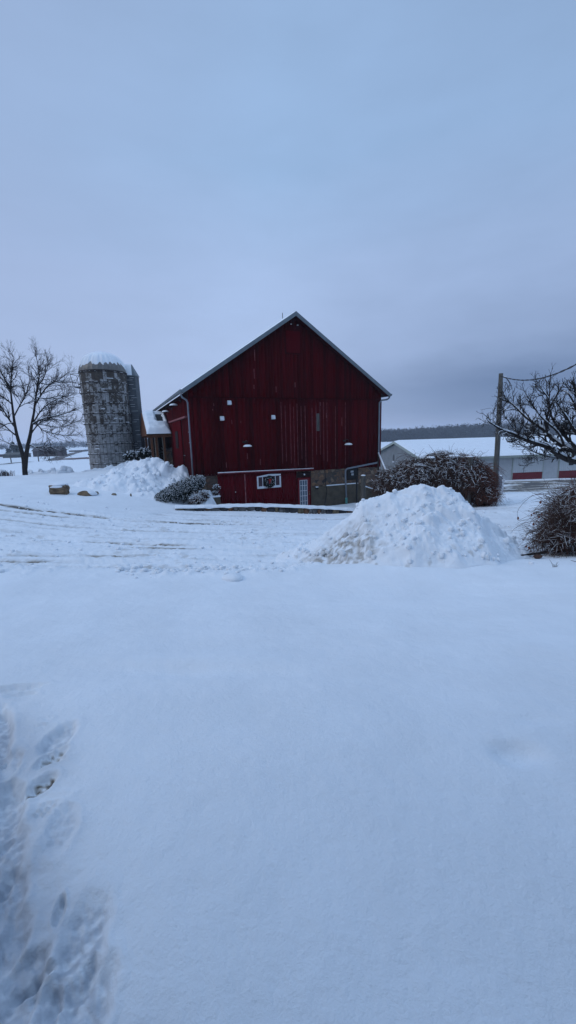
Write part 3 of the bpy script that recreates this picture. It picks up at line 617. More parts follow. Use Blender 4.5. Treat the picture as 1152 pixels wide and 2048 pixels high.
# side sliding doors
d0, zt = Sd(345, 852, -.12); d1, _ = Sd(362, 860, -.12); zb = Zw(-.7)
ztop = Zw(2.85)
sd1 = boards('sliding_door', [(min(d0, d1), max(d0, d1), lambda d: zb, lambda d: ztop, .13, .2)], M['red2'], barn, 'y', 6)
d2, _ = Sd(364.5, 860, -.08); d3, _ = Sd(378, 860, -.08)
boards('sliding_door', [(d3, d2, lambda d: zb, lambda d: ztop, .07, .2)], M['red'], barn, 'y', 7)
b = MB(); b.box(-.05, d2, zb, -.037, min(d0, d1), ztop); b.build('door_gap', M['black'], barn)
b = MB(); b.box(-.2, .9, ztop+.02, -.04, 8.3, ztop+.12); tk = b.build('door_track', M['faded'], barn)
b = MB(); qa = Sd(350, 863, -.15); qb = Sd(358, 897, -.15); b.box(-.165, qb[0], qb[1], -.132, qa[0], qa[1]); b.box(-.18, qb[0]+.08, qb[1]+.08, -.166, qa[0]-.08, qa[1]-.9); pl = b.build('door_plaque', M['redgap'], sd1)
b = MB(); q = Sd(369, 911, -.12); b.box(-.13, q[0]-.25, q[1]-.02, -.095, q[0]+.25, q[1]+.02); b.build('door_handle', M['pipe'], barn)
print('side', d0, d1, d2, d3, zt-3.05)

# ------------------------------------------------------------------ wreath
def on_barn(name, s, d, z): return empty(name, bw(s, d, z), A)
s, z = G(538.5, 963.5, -.2); wr = on_barn('wreath', s, -.2, z); tag(wr, 'dark green wreath with a red bow and a dusting of snow on the barn window', 'wreath')
rs = np.random.RandomState(5); nN = 2600; a = rs.rand(nN)*2*PI; ph = rs.rand(nN)*2*PI; R0 = .28
c0 = np.stack([R0*np.cos(a), 0*a, R0*np.sin(a)], -1); dv_ = np.stack([np.cos(ph)*np.cos(a), -np.abs(np.sin(ph)), np.cos(ph)*np.sin(a)], -1); tg = np.stack([-np.sin(a), 0*a, np.cos(a)], -1)
P0 = c0+dv_*.02; P1 = c0+dv_*rs.uniform(.06, .13, nN)[:, None]+tg*rs.uniform(-.06, .06, nN)[:, None]
P = np.stack([P0, (P0+P1)/2+rs.randn(nN, 3)*.004, P1], 1); V, q = tubes(P, np.tile([.012, .011, .005], (nN, 1)), 4)
V[:, 1] = np.minimum(V[:, 1], .06)
M['evergreen'] = simple('dark_evergreen', (.010, .018, .012), .8, .5, 20)
mesh_np('greenery', V, q, M['evergreen'], wr); b = MB(); b.tube([(R0*math.cos(t), 0, R0*math.sin(t)) for t in np.linspace(0, 2*PI, 33)], .055, 8, cap=False); b.build('ring', M['black'], wr, True)
b = MB()
for k in range(46):
    an = rs.rand()*2*PI; 
    if math.sin(an) < -.3 and rs.rand() < .7: continue
    r_ = R0+rs.uniform(-.05, .08); b.blob((r_*math.cos(an), -.08-rs.rand()*.03, r_*math.sin(an)), (.022*rs.uniform(.6, 1.4), .012, .014), k, .3, sub=1)
b.build('snow_dusting', M['snow'], wr, True, split=True)
red = simple('red_ribbon', (.42, .018, .012), .6, .2, 8)
b = MB(); b.blob((-.035, -.13, .13), (.05, .03, .045), 1, .2); b.blob((.055, -.13, .14), (.05, .03, .05), 2, .2); b.blob((.01, -.15, .13), (.022, .025, .025), 3, .1); b.prism([(-.005, -.13, .12), (.03, -.13, .12), (.0, -.13, -.12), (-.045, -.13, -.10)], (0, .012, 0)); b.prism([(.0, -.135, .12), (.03, -.135, .12), (.075, -.135, -.02), (.04, -.135, -.03)], (0, .012, 0)); b.build('bow', red, wr, True)

# ------------------------------------------------------------------ porch on the barn side
dE, zE = Sd(345, 868, 0)
def plane_s(px, py, s):
    return Sd(px, py, s)
def plane_d(px, py, d):
    dd = ray(px, py); t = ((BO+BY*d-O3)@BY)/(dd@BY); p = O3+dd*t-BO; return float(p@BX), float(p[2])
dE = 8.3
sO, zO = plane_d(294, 867, dE); W_ = -sO; dR, zR = plane_s(284.5, 826, -W_-.0)
print('porch', sO, zO, dR, zR, H(*bw(-1.5, 9.5, 0)[:2])-BZ, H(*bw(-4, 9.5, 0)[:2])-BZ)
dR = min(max(dR, dE+1.6), dE+3.4); dF = 2*dR-dE
pr = on_barn('entry_porch', -W_/2, dR, 0); tag(pr, 'small timber porch with cedar posts and a thick snow-covered gable roof', 'porch')
sh = np.array([W_/2, -dR, 0])
def sub(b, *a_, **k):
    b.v = [tuple(np.array(v)+sh) for v in b.v]; return b.build(*a_, **k)
gz = Zw(-.9)
b = MB(); th = .1
for dd_, sg in ((dE, 1), (dF, -1)):
    b.prism([(-W_, dd_-sg*.15, zO+.02), (-W_, dR, zR-.08), (-W_, dR, zR-.16), (-W_, dd_-sg*.15, zO-.06)], (W_-.05, 0, 0))
prf = sub(b, 'porch_roof', M['shingle'], pr)
b = MB(); b.prism([(-W_-.03, dE, zO-.02), (-W_-.03, dR, zR-.12), (-W_-.03, dF, zO-.02), (-W_-.03, dF, zO-.18), (-W_-.03, dE, zO-.18)], (.028, 0, 0)); b.prism([(-W_-.08, dE-.15, zO-.12), (-W_-.08, dE-.15, zO+.06), (-W_-.08, dR, zR), (-W_-.08, dF+.15, zO+.06), (-W_-.08, dF+.15, zO-.12), (-W_-.08, dR, zR-.22)], (.048, 0, 0)); sub(b, 'gable_boards', M['cedar'], pr)
b = MB(); b.box(-W_, dE-.02, zO-.30, -.06, dE+.12, zO-.08); b.box(-W_, dF-.12, zO-.30, -.06, dF+.02, zO-.08); sub(b, 'eave_beam', M['cedar'], pr, split=True)
zs_ = [(.34, 5.6), (.75, 4.9)]
for px in (304, 313.5, 329):
    s_, _ = plane_d(px, 890, dE+.05)
    b = MB(); b.box(s_-.07, dE-.0, gz-.3, s_+.07, dE+.14, zO-.305); sub(b, 'post', M['cedar'], pr)
for s_ in (-W_+.3, -W_/2):
    b = MB(); b.box(s_-.1, dF-.17, gz-.3, s_+.1, dF+.03, zO-.305); sub(b, 'post', M['cedar'], pr)
b = MB(); b.box(-W_+.45, dF-.3, gz-.3, -.06, dF-.2, zO-.31); b.box(-1.4, dE+.5, gz-.3, -1.3, dF-.31, zO-.31); sub(b, 'rear_panel', M['darkwood'], pr)
b = MB(); s_, _ = plane_d(335, 890, dE+.3); b.box(-1.29, dE+.25, gz-.3, -1.05, dE+.45, zO-.31); b.box(-.75, dE+.25, gz-.3, -.6, dE+.45, zO-.31); sub(b, 'door_trim', simple('pale_trim', (.22, .20, .17), .8), pr)
b = MB(); b.box(-.55, dE+.3, gz-.3, -.08, dE+.5, gz+1.9); sub(b, 'stone_pier', M['stone'], pr)
# thick snow on the porch roof
ns, nd = 60, 60; X, Y = np.meshgrid(np.linspace(-W_-.05, -.08, ns), np.linspace(dE-.22, dF+.22, nd)); base = zO+.02+(zR-.08-zO-.02)*(1-np.abs(Y-dR)/(dR-dE+.15))
e = np.minimum(np.minimum(X+W_+.05, -.08-X), np.minimum(Y-dE+.22, dF+.22-Y)); th = (.30+.06*fbm(X*1.5, Y*2.2, 3, 3)+.04*np.sin(Y*9+fbm(X, Y, 2, 6)*4))*np.clip(e/.3, 0, 1)**.5
slip = sst(.42, .22, np.abs(X+.62+.1*fbm(X*3, Y*3, 2, 5)))*sst(dE+1.0, dE+1.5, Y)*sst(dR+.1, dR-.05, Y)   # patch where the snow slid off
th = th*(1-slip); Z = base+th-.02
i = np.arange(nd-1)[:, None]; j = np.arange(ns-1)[None, :]; q = np.stack([i*ns+j, i*ns+j+1, (i+1)*ns+j+1, (i+1)*ns+j], -1).reshape(-1, 4)
mesh_np('roof_snow', np.stack([X, Y, Z], -1).reshape(-1, 3)+sh, q, M['snow'], prf, True)

# ------------------------------------------------------------------ silo
sc = at(227, 936, 36.); gz_ = H(sc[0], sc[1]); SR = 1.88; ST = at(210, 746, 36.)[2]-gz_
silo = empty('silo', (sc[0], sc[1], gz_)); tag(silo, 'round concrete stave silo with flaking whitewash and a snowy ribbed dome', 'silo')
def silo_mat():
    n = N('whitewashed_staves'); tc = n.n('TexCoord'); mp = n.n('Mapping'); n.l(tc.outputs['UV'], mp.inputs[0]); mp.inputs['Rotation'].default_value = (0, 0, PI/2)
    br = n.n('TexBrick'); n.l(mp.outputs[0], br.inputs['Vector']); br.inputs['Scale'].default_value = 1; br.inputs['Brick Width'].default_value = .86; br.inputs['Row Height'].default_value = .30; br.inputs['Mortar Size'].default_value = .014
    br.inputs['Color1'].default_value = (0, 0, 0, 1); br.inputs['Color2'].default_value = (1, 1, 1, 1); br.inputs['Mortar'].default_value = (.5, .5, .5, 1); br.offset = .5
    sep = n.n('SeparateXYZ'); n.l(tc.outputs['UV'], sep.inputs[0]); hgt = n.math('DIVIDE', sep.outputs[1], 9.); 
    co = n.coord('Object', (1, 1, .9)); f = n.noise(co, 2.6, 8, .8); f2 = n.noise(co, 8, 5, .75)
    bc = n.n('SeparateColor'); n.l(br.outputs['Color'], bc.inputs[0])
    t = n.math('ADD', n.math('MULTIPLY', bc.outputs[0], .20), n.math('ADD', n.math('MULTIPLY', f, .75), n.math('MULTIPLY', f2, .45)))
    t = n.math('SUBTRACT', t, n.math('MULTIPLY_ADD', hgt, .22, -.04))
    wmask = n.ramp(t, [(.575, (0, 0, 0)), (.625, (1, 1, 1))]); dk_ = n.ramp(f2, [(.3, (.020, .015, .012)), (.55, (.052, .040, .031)), (.75, (.085, .07, .058))])
    dk2 = n.mix(n.math('MULTIPLY', bc.outputs[0], .35), dk_, (.13, .115, .095)); c = n.mix(n.math('MULTIPLY', wmask, .9), dk2, n.ramp(f, [(.35, (.18, .18, .18)), (.65, (.40, .405, .41))]))
    c = n.mix(n.math('MULTIPLY', br.outputs['Fac'], .85), c, (.035, .03, .026)); n.set(Base_Color=c, Roughness=.9)
    h = n.math('SUBTRACT', n.math('MULTIPLY', wmask, .3), br.outputs['Fac']); n.bump(h, .7, .03); return n.m
nA, nZ = 72, 30; aa = np.linspace(0, 2*PI, nA+1); zz_ = np.linspace(-.6, ST, nZ); AAg, ZZg = np.meshgrid(aa, zz_)
V = np.stack([SR*np.cos(AAg), SR*np.sin(AAg), ZZg], -1).reshape(-1, 3); uv = np.stack([AAg*SR, ZZg], -1).reshape(-1, 2)
i = np.arange(nZ-1)[:, None]; j = np.arange(nA)[None, :]; q = np.stack([i*(nA+1)+j, i*(nA+1)+j+1, (i+1)*(nA+1)+j+1, (i+1)*(nA+1)+j], -1).reshape(-1, 4)
mesh_np('stave_wall', V, q, silo_mat(), silo, True, uv=uv)
M['hoop'] = simple('rusty_hoop_steel', (.04, .032, .03), .7, .4, 8, .3)
rs = np.random.RandomState(3)
for k in range(11):
    z = ST-.12-k*.845
    if z < -.2: break
    b = MB(); pr_ = [(SR+.03*math.cos(t)+.02, z+.028*math.sin(t)) for t in np.linspace(0, 2*PI, 7)]; b.lathe(pr_, n=56)
    for t in range(6):
        a = t*PI/3+k*.35; b.box(SR*math.cos(a)-.05+.06*math.cos(a), SR*math.sin(a)-.05+.06*math.sin(a), z-.05, SR*math.cos(a)+.05+.06*math.cos(a), SR*math.sin(a)+.05+.06*math.sin(a), z+.05)
    hp = b.build('hoop', M['hoop'], silo)
    ar = np.linspace(0, 2*PI, 145)[:-1]; tk2 = np.clip(fbm(np.cos(ar)*6+k*3, np.sin(ar)*6+9, 3, 50+k)*3+.35, 0, 1)
    pr2 = np.array([[SR-.01, .02], [SR+.02, .03], [SR+.05, .028], [SR+.04, .05], [SR+.01, .06], [SR-.01, .06]]); V = []
    for w in range(6): rr3 = (pr2[w, 0]-SR+.03)*tk2-.03+SR; V.append(np.stack([rr3*np.cos(ar), rr3*np.sin(ar), z+.02+(pr2[w, 1]-.02)*tk2], -1))
    mesh_np('hoop_snow', np.concatenate(V), (lambda n1: np.stack([np.arange(5)[:, None]*n1+np.arange(n1), np.arange(5)[:, None]*n1+(np.arange(n1)+1) % n1, np.arange(1, 6)[:, None]*n1+(np.arange(n1)+1) % n1, np.arange(1, 6)[:, None]*n1+np.arange(n1)], -1).reshape(-1, 4))(144), M['snow'], hp, True)
b = MB()   # snow caught on stave ledges
for k in range(16):
    z = rs.uniform(.3, ST-.5); a0 = -PI+rs.rand()*PI; a1 = a0+rs.uniform(.08, .28); b.lathe([(SR+.003, z), (SR+.035, z+.005), (SR+.02, z+.04), (SR+.003, z+.05)], n=4, a0=a0, a1=a1)
b.build('ledge_snow', M['snow'], silo, split=True)
nA, nZ = 240, 30; DH = 1.5; DR = SR+.03
aa = np.arange(nA)*2*PI/nA; ph = np.linspace(0, PI/2*.985, nZ); AAg, PHg = np.meshgrid(aa, ph); rib = .035*np.abs(np.sin(AAg*14))**.6
rr = (DR-rib)*np.cos(PHg); zg = ST-.02+DH*np.sin(PHg)
def ring_q(nA, nZ):
    i = np.arange(nZ-1)[:, None]; j = np.arange(nA)[None, :]; j2 = (j+1) % nA; return np.stack([i*nA+j, i*nA+j2, (i+1)*nA+j2, (i+1)*nA+j], -1).reshape(-1, 4)
dome = mesh_np('dome', np.stack([rr*np.cos(AAg), rr*np.sin(AAg), zg], -1).reshape(-1, 3), ring_q(nA, nZ), simple('galvanised_dome', (.16, .155, .145), .5, .2, 5, .4), silo, True)
nZ = 60; ph = np.linspace(0, PI/2*.999, nZ); AAg, PHg = np.meshgrid(aa, ph); cut = .30+.13*np.abs(np.sin(AAg*14))**1.5*np.sign(1)+.34*fbm(np.cos(AAg)*3+5, np.sin(AAg)*3, 3, 4)-.16*np.cos(AAg+.4)*-1*.0+.09*np.sin(AAg*14+3.)*fbm(np.cos(AAg)*5+5, np.sin(AAg)*5, 2, 9)
rib = .035*np.abs(np.sin(AAg*14))**.6
th = np.where(PHg > cut, .02+.13*sst(0, .5, PHg-cut), -.04); valley = sst(.3, .1, np.abs(np.sin(AAg*14))); th = np.maximum(th, 0) if False else th
rr = (DR-rib+th)*np.cos(PHg); zg = ST-.02+(DH+th*1.5)*np.sin(PHg)
mesh_np('dome_snow', np.stack([rr*np.cos(AAg), rr*np.sin(AAg), zg], -1).reshape(-1, 3), ring_q(nA, nZ), M['snow'], dome, True)
b = MB(); b.lathe([(SR-.1, ST-.03), (DR+.02, ST-.05), (DR+.03, ST-.0), (DR-.03, ST+.03)], n=72); b.build('dome_rim', M['hoop'], silo)
# chute
ca = at(263, 740, 37.2); cx, cy = ca[0]-sc[0]-.0, ca[1]-sc[1]; CT = at(271, 752, 37.2)[2]-gz_
aC = math.atan2(cy, cx); ch = empty('chute', (0, 0, 0), 0); ch.parent = silo
b = MB(); nb = 46; x0, x1 = cx-.55, cx+.36; y0, y1 = cy-.35, cy+.6
for k in range(nb):
    z0 = -.5+(CT+.5)*k/nb; z1 = -.5+(CT+.5)*(k+1)/nb; b.add([(x0-.025, y0-.025, z0), (x1+.025, y0-.025, z0), (x1+.025, y1+.025, z0), (x0-.025, y1+.025, z0), (x0, y0, z1), (x1, y0, z1), (x1, y1, z1), (x0, y1, z1)], [(0, 1, 5, 4), (1, 2, 6, 5), (2, 3, 7, 6), (3, 0, 4, 7), (4, 5, 6, 7), (0, 3, 2, 1)])
bpy.data.objects.remove(ch)
ch = b.build('chute', simple('grey_chute_boards', (.085, .095, .105), .7, .35, 5, stretch=(.6, .6, 4)), silo)
b = MB()
for k in range(nb):
    if rs.rand() < .5:
        z0 = -.5+(CT+.5)*k/nb; a0 = rs.uniform(x0, x1-.3); b.box(a0, y0-.032, z0-.004, min(a0+rs.uniform(.3, .7), x1), y0-.0, z0+.012)
b.build('clapboard_snow', M['snow'], ch, split=True)
pk = at(262, 729, 37.2)[2]-gz_; b = MB(); b.prism([(x0-.1, y0-.08, CT), (x1+.08, y0-.08, CT-.03), (x1-.25, y0+.25, pk), (x0-.1, y0+.25, pk+.0)], (0, .001, 0)); b.v = b.v[:0]; b.f = []; b.m = []
b.add([(x0-.1, y0-.08, CT), (x1+.08, y0-.08, CT-.03), (x1+.08, y1+.08, CT-.03), (x0-.1, y1+.08, CT), (x0-.3, y0+.4, pk+.02), (x1-.30, y0+.4, pk)], [(0, 1, 5, 4), (1, 2, 5), (2, 3, 4, 5), (3, 0, 4), (3, 2, 1, 0)])
cc = b.build('chute_cap', M['grey'], ch)
b = MB(); b.add([(x0-.05, y0-.09, CT+.05), (x1-.22, y0-.09, CT+.03), (x1-.38, y0+.36, pk+.03), (x0-.25, y0+.36, pk+.05), (x0-.05, y0-.04, CT+.0), (x1-.22, y0-.04, CT), (x1-.38, y0+.4, pk-.02), (x0-.25, y0+.4, pk-.02)], [(0, 1, 2, 3), (0, 4, 5, 1), (1, 5, 6, 2), (2, 6, 7, 3), (3, 7, 4, 0)]); b.build('cap_snow', M['snow'], cc)
# platform cage on the left
pA = at(147, 750, 36.)-np.array([sc[0], sc[1], gz_]); b = MB(); zt_ = pA[2]; zb_ = at(152, 775, 36)[2]-gz_
xo = pA[0]; xi = -SR+.0
for (xx, yy) in ((xo+.15, -.5), (xo+.15, .45)):
    b.tube([(xo if yy < 0 else xo+.0, yy*1.15, zt_), (xx, yy, zb_)], .022, 5); b.tube([(xi+.1, yy, zt_), (xx, yy, zb_)], .02, 5)
b.tube([(xi+.05, -.55, zt_), (xo, -.57, zt_), (xo, .52, zt_), (xi+.05, .52, zt_)], .025, 5); zmi = (zt_*.35+zb_*.65); b.tube([(xi+.05, -.52, zmi), (xo+.1, -.53, zmi), (xo+.1, .5, zmi), (xi+.05, .5, zmi)], .02, 5)
cg = b.build('platform_cage', M['black'], silo)
b = MB(); b.box(xo+.12, -.55, zb_-.05, xi+.05, .5, zb_); z2 = at(158, 787, 36)[2]-gz_; b.box(xo+.5, -.4, z2-.05, xi+.05, .4, z2); b.tube([(xo+.52, -.4, z2), (xi+.1, -.4, zb_)], .02, 5); b.tube([(xo+.55, -.4, z2), (xo+.6, -.4, zb_)], .02, 5); cf = b.build('platform_floor', M['black'], silo)
b = MB(); b.box(xo+.14, -.53, zb_+.001, xi+.05, .48, zb_+.03); b.build('platform_snow', M['snow'], cf)
# ------------------------------------------------------------------ yard wall, posts, concrete block
wpx = [(350,1012.5),(390,1012),(430,1011),(470,1009.5),(520,1009),(570,1010.5),(620,1012.5),(670,1015),(712,1018.5)]
wp = []
for k, (px, py) in enumerate(wpx):
    Y = 20.3+2.2*k/(len(wpx)-1); p = at(px, py+1.5, Y); wp.append(p)
wp = np.array(wp); wl = empty('garden_wall', (wp[4][0], wp[4][1], H(wp[4][0], wp[4][1]))); tag(wl, 'low dry stone wall with a snow cap in front of the barn basement', 'stone wall'); wo = np.array(wl.location)
seg = np.concatenate([[0], np.cumsum(np.linalg.norm(np.diff(wp[:, :2], axis=0), axis=1))]); TL = seg[-1]
def wpt(t): return np.array([np.interp(t, seg, wp[:, k]) for k in range(3)])
rs = np.random.RandomState(21); b = MB(); t = 0; n = 0
cols = [simple('tan_wall_stone', (.19, .15, .095), .9, .5, 5, bump=.5), simple('grey_wall_stone', (.13, .125, .12), .9, .5, 5, bump=.5), simple('dark_wall_stone', (.05, .05, .055), .9, .5, 5, bump=.5), simple('rust_wall_stone', (.16, .085, .05), .9, .5, 5, bump=.5)]
while t < TL-.15:
    w_ = rs.uniform(.16, .60)**1.0; p = wpt(t+w_/2); q = wpt(min(TL, t+w_)); an = math.atan2(q[1]-wpt(t)[1], q[0]-wpt(t)[0])
    g0 = H(p[0], p[1]); hgt = max(.12, p[2]-g0)
    V, Fc = ICO[3]; fz_ = rs.uniform(.72, 1.02); V2 = np.sign(V)*np.abs(V)**.62*np.array([w_/2*1.04, .2, hgt/2*fz_])+[0, 0, -hgt*.5*(1-fz_)*rs.uniform(-.6, 1)]; V2 = V2*(1+.05*np.sin(V@rs.randn(3)*3)[:, None])
    R_ = np.array([[math.cos(an), -math.sin(an), 0], [math.sin(an), math.cos(an), 0], [0, 0, 1]])
    o = mesh_np('wall_stone', V2@R_.T+np.array([p[0], p[1], p[2]-hgt/2-.02])-wo, Fc, cols[rs.randint(4)], wl, True); t += w_
nt, nc = 220, 12; T_ = np.linspace(-.12, TL+.05, nt); V = []
for t in T_:
    p = wpt(t); d_ = wpt(min(TL, t+.1))-wpt(max(0, t-.1)); nrm = np.array([-d_[1], d_[0], 0]); nrm /= np.linalg.norm(nrm); e = min(1, (min(t+.12, TL+.05-t))/.15)**.5
    for c in range(nc):
        a = PI*c/(nc-1); dr_ = .03*noise(np.array([t*3.]), np.array([c*.3]), 5)[0]+.03*max(0, noise(np.array([t*1.3]), np.array([7.]), 8)[0])
        V.append(p-nrm*math.cos(a)*(.27+dr_)+np.array([0, 0, -.04-(.07*max(0, noise(np.array([t*2.]), np.array([3.]), 9)[0]) if c == 0 else 0)+(.13+dr_)*e*math.sin(a)**.6])-wo)
i = np.arange(nt-1)[:, None]; j = np.arange(nc-1)[None, :]
mesh_np('snow_cap', V, np.stack([i*nc+j, i*nc+j+1, (i+1)*nc+j+1, (i+1)*nc+j], -1).reshape(-1, 4), M['snow'], wl, True)
def post(px, pyt, pyb, Y, w_, mat, label, name='post', snow=True, h=None):
    p = at(px, pyt, Y); g_ = H(p[0], p[1]); r = empty(name, (p[0], p[1], g_), A); tag(r, label, 'post')
    hh = p[2]-g_; b = MB(); b.tube([(0, 0, -.2), (0, 0, hh*.5), (.0, 0, hh)], [w_, w_*.97, w_*.95], 12); b.build('shaft', mat, r, False)
    if snow: b = MB(); b.blob((0, 0, hh+.02), (w_*1.02, w_*1.02, .05), 2, .1); b.build('snow_cap', M['snow'], r, True)
    return r
post(726.5, 951.5, 1005, 24.4, .15, M['oldwood'], 'thick weathered wooden post with a snow cap in front of the fieldstone basement')
post(713.5, 951, 1000, 26.3, .06, M['black'], 'thin dark pole standing left of the thick wooden post', snow=False)
# concrete block and low plant at the left corner of the basement
p = np.array([*bw(.72, -.55, 0)[:2], 0]); g_ = H(p[0], p[1]); tz = at(425, 992, 23.4)[2]
r = empty('planter_block', (p[0], p[1], g_), A); tag(r, 'grey concrete block with snow on top at the left corner of the basement', 'concrete block')
b = MB(); b.box(-.62, -.35, -.8, .5, .38, tz-g_); b.build('block', M['concrete'], r, bevel=.03)
b = MB(); b.box(-.64, -.37, tz-g_, .52, .38, tz-g_+.10); o = b.build('snow_cap', M['snow'], r, True, bevel=.045)

# ------------------------------------------------------------------ bushes
def leafy(name, label, ells, n, cat='bush', snowf=.5, seed=0, leaf=.10, twig=M['darkwood'], green=M['evergreen'], width=.012):
    rs = np.random.RandomState(seed); c0 = np.mean([e[0] for e in ells], 0); base = np.array([c0[0], c0[1], H(c0[0], c0[1])]); r = empty(name, base); tag(r, label, cat)
    ws = np.array([e[1][0]*e[1][1] for e in ells]); ws /= ws.sum(); k = rs.choice(len(ells), n, p=ws)
    C_ = np.array([e[0] for e in ells])[k]; R_ = np.array([e[1] for e in ells])[k]
    d = rs.randn(n, 3); d /= np.linalg.norm(d, axis=1)[:, None]; d[:, 2] = np.where(d[:, 2] < -.35, -d[:, 2], d[:, 2])
    rad_ = rs.uniform(.45, 1.05, n)**.6; bumpy = 1+.16*np.sin(d[:, 0]*9+k*2)*np.sin(d[:, 1]*8+1)+.10*rs.rand(n)
    P0 = C_+d*R_*(rad_*bumpy)[:, None]; dr = d+rs.randn(n, 3)*.45+[0, 0, .35]; dr /= np.linalg.norm(dr, axis=1)[:, None]
    L = leaf*rs.uniform(.6, 1.5, n)[:, None]
    P = np.stack([P0, P0+dr*L*.5, P0+dr*L+[0, 0, -.01]], 1)-base
    V, q = tubes(P, np.tile([width*1.1, width, width*.4], (n, 1))*rs.uniform(.7, 1.4, n)[:, None], 4); mesh_np('foliage', V, q, green, r)
    m_ = (rs.rand(n) < snowf*(.35+.65*np.clip(d[:, 2]+.5, 0, 1))) & (rad_ > .75)
    Ps = P[m_][:, 1:]+np.array([0, 0, width*1.6]); V, q = tubes(np.stack([Ps[:, 0], (Ps[:, 0]+Ps[:, 1])/2+[0, 0, width*.6], Ps[:, 1]], 1), np.tile([width*1.0, width*1.9, width*.8], (len(Ps), 1)), 5); mesh_np('snow_dusting', V, q, M['snow'], r, True)
    nb_ = 60; k = rs.choice(len(ells), nb_); E0 = np.array([e[0] for e in ells])[k]; d = rs.randn(nb_, 3); d[:, 2] = abs(d[:, 2]); d /= np.linalg.norm(d, axis=1)[:, None]
    Ed = E0+d*np.array([e[1] for e in ells])[k]*.8; St = E0.copy(); St[:, 2] = [H(a_, b_)-.05 for a_, b_ in St[:, :2]]; St[:, :2] += rs.randn(nb_, 2)*.08
    P = np.stack([St, E0*.6+St*.4, E0*.4+Ed*.6, Ed], 1)-base; V, q = tubes(P, np.tile([.02, .016, .01, .004], (nb_, 1)), 4); mesh_np('stem', V, q, twig, r)
    return r
def e_(px, py, Y, rx, ry, rz_): return (at(px, py, Y), (rx, ry, rz_))
leafy('juniper_bush', 'spreading juniper bush dusted with snow between the snow heap and the barn corner', [e_(313,1000,22,.30,.35,.16), e_(325,998,22,.42,.5,.32), e_(339,996,22,.5,.55,.50), e_(353,992,22.2,.55,.6,.62), e_(366,986,22.3,.5,.55,.62), e_(378,978,22.4,.48,.5,.54), e_(390,971,22.6,.42,.4,.46), e_(400,965,22.7,.28,.3,.34)], 22000, seed=3, leaf=.075, width=.010, snowf=.40)
leafy('small_shrub', 'small droopy snow-covered shrub beside the concrete block', [e_(395,1001,22.0,.34,.3,.22), e_(407,993,22.3,.25,.3,.22)], 1600, seed=5, leaf=.13, width=.011, snowf=.55, green=M['twig'])
leafy('small_shrub', 'tiny frosted plant hanging over the concrete block against the stone corner', [e_(433,978,23.0,.14,.15,.18), e_(431,988,22.9,.1,.1,.1)], 300, seed=6, leaf=.11, width=.009, snowf=.6, green=M['twig'])
# snowy planted slope at the corner
pile('snow_bank', [(372,1010),(382,1000),(394,990),(408,979),(420,979),(428,990),(436,1004)], 23.0, 1.5, .6, 'smooth snowy slope under the shrub at the barn corner', 'snow bank', (.05, .1), 10, None, .05, seed=22, slope=.9)

def vine_mass(name, label, ells, n, seed, cat='bush', L=(.5, 1.1), mats=('twig', 'twig2'), snowf=.35, rad_=.011, out=.12, redx=None, droop=.9, heart=.8):
    rs = np.random.RandomState(seed); c0 = np.mean([e[0] for e in ells], 0); base = np.array([c0[0], c0[1], H(c0[0], c0[1])]); r = empty(name, base); tag(r, label, cat)
    ws = np.array([e[1][0]*e[1][2]+e[1][0]*e[1][1] for e in ells]); ws /= ws.sum(); k = rs.choice(len(ells), n, p=ws)
    C_ = np.array([e[0] for e in ells])[k]; R_ = np.array([e[1] for e in ells])[k]
    d = rs.randn(n, 3); d /= np.linalg.norm(d, axis=1)[:, None]; d[:, 2] = np.abs(d[:, 2])*1.0-.25; d /= np.linalg.norm(d, axis=1)[:, None]
    s_ = rs.uniform(.70, 1.02, n)[:, None]; P0 = C_+d*R_*s_
    K = 7; tn = np.cross(d, rs.randn(n, 3)); tn /= np.linalg.norm(tn, axis=1)[:, None]; tn[:, 2] *= .6; dn = np.array([0, 0, -1.]); pts = [P0]; dirn = tn+d*out; st = rs.uniform(*L, n)[:, None]/(K-1)
    curv = rs.randn(n, 3)*.28
    for i_ in range(K-1):
        dirn = dirn+dn*droop*.16+curv*.5+rs.randn(n, 3)*.22; dirn /= np.linalg.norm(dirn, axis=1)[:, None]; pts.append(pts[-1]+dirn*st)
    P = np.stack(pts, 1); g_ = HB(P[..., 0].ravel(), P[..., 1].ravel()).reshape(P.shape[:2]); P[..., 2] = np.maximum(P[..., 2], g_-.06); P = P-base
    R = np.tile(np.linspace(1, .35, K), (n, 1))*rs.uniform(.6, 1.5, n)[:, None]*rad_
    pr_ = np.clip((P0[:, 0]-redx[0])/(redx[1]-redx[0]), 0, 1) if redx else np.full(n, .25)
    isr = rs.rand(n) < pr_
    for m_, mt, nm in ((~isr, mats[0], 'vine_stem'), (isr, mats[1], 'red_vine_stem')):
        if m_.sum(): V, q = tubes(P[m_], R[m_], 3); mesh_np(nm, V, q, M[mt], r, True)
    up_ = (d[:, 2] > -.1) & (rs.rand(n) < snowf*np.clip(.55+d[:, 2], 0, 1)*np.where(isr, .45, 1)) & (s_[:, 0] > .84)
    Ps = P[up_]; R2 = R[up_]; st_ = rs.randint(0, 3, len(Ps)); idx = st_[:, None]+np.arange(4)[None, :]; Ps = Ps[np.arange(len(Ps))[:, None], idx]; R2 = R2[np.arange(len(R2))[:, None], idx]
    Ps = Ps+np.stack([0*R2, 0*R2, R2*1.25], -1); R2 = R2*np.array([.5, 1.25, 1.25, .4]); V, q = tubes(Ps, R2, 5); mesh_np('snow_dusting', V, q, M['snow'], r, True)
    # dense dark heart of dead growth
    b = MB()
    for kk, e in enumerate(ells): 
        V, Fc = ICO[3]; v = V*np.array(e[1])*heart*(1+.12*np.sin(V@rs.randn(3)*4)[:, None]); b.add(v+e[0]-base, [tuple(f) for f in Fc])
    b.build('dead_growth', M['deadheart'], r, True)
    return r, base
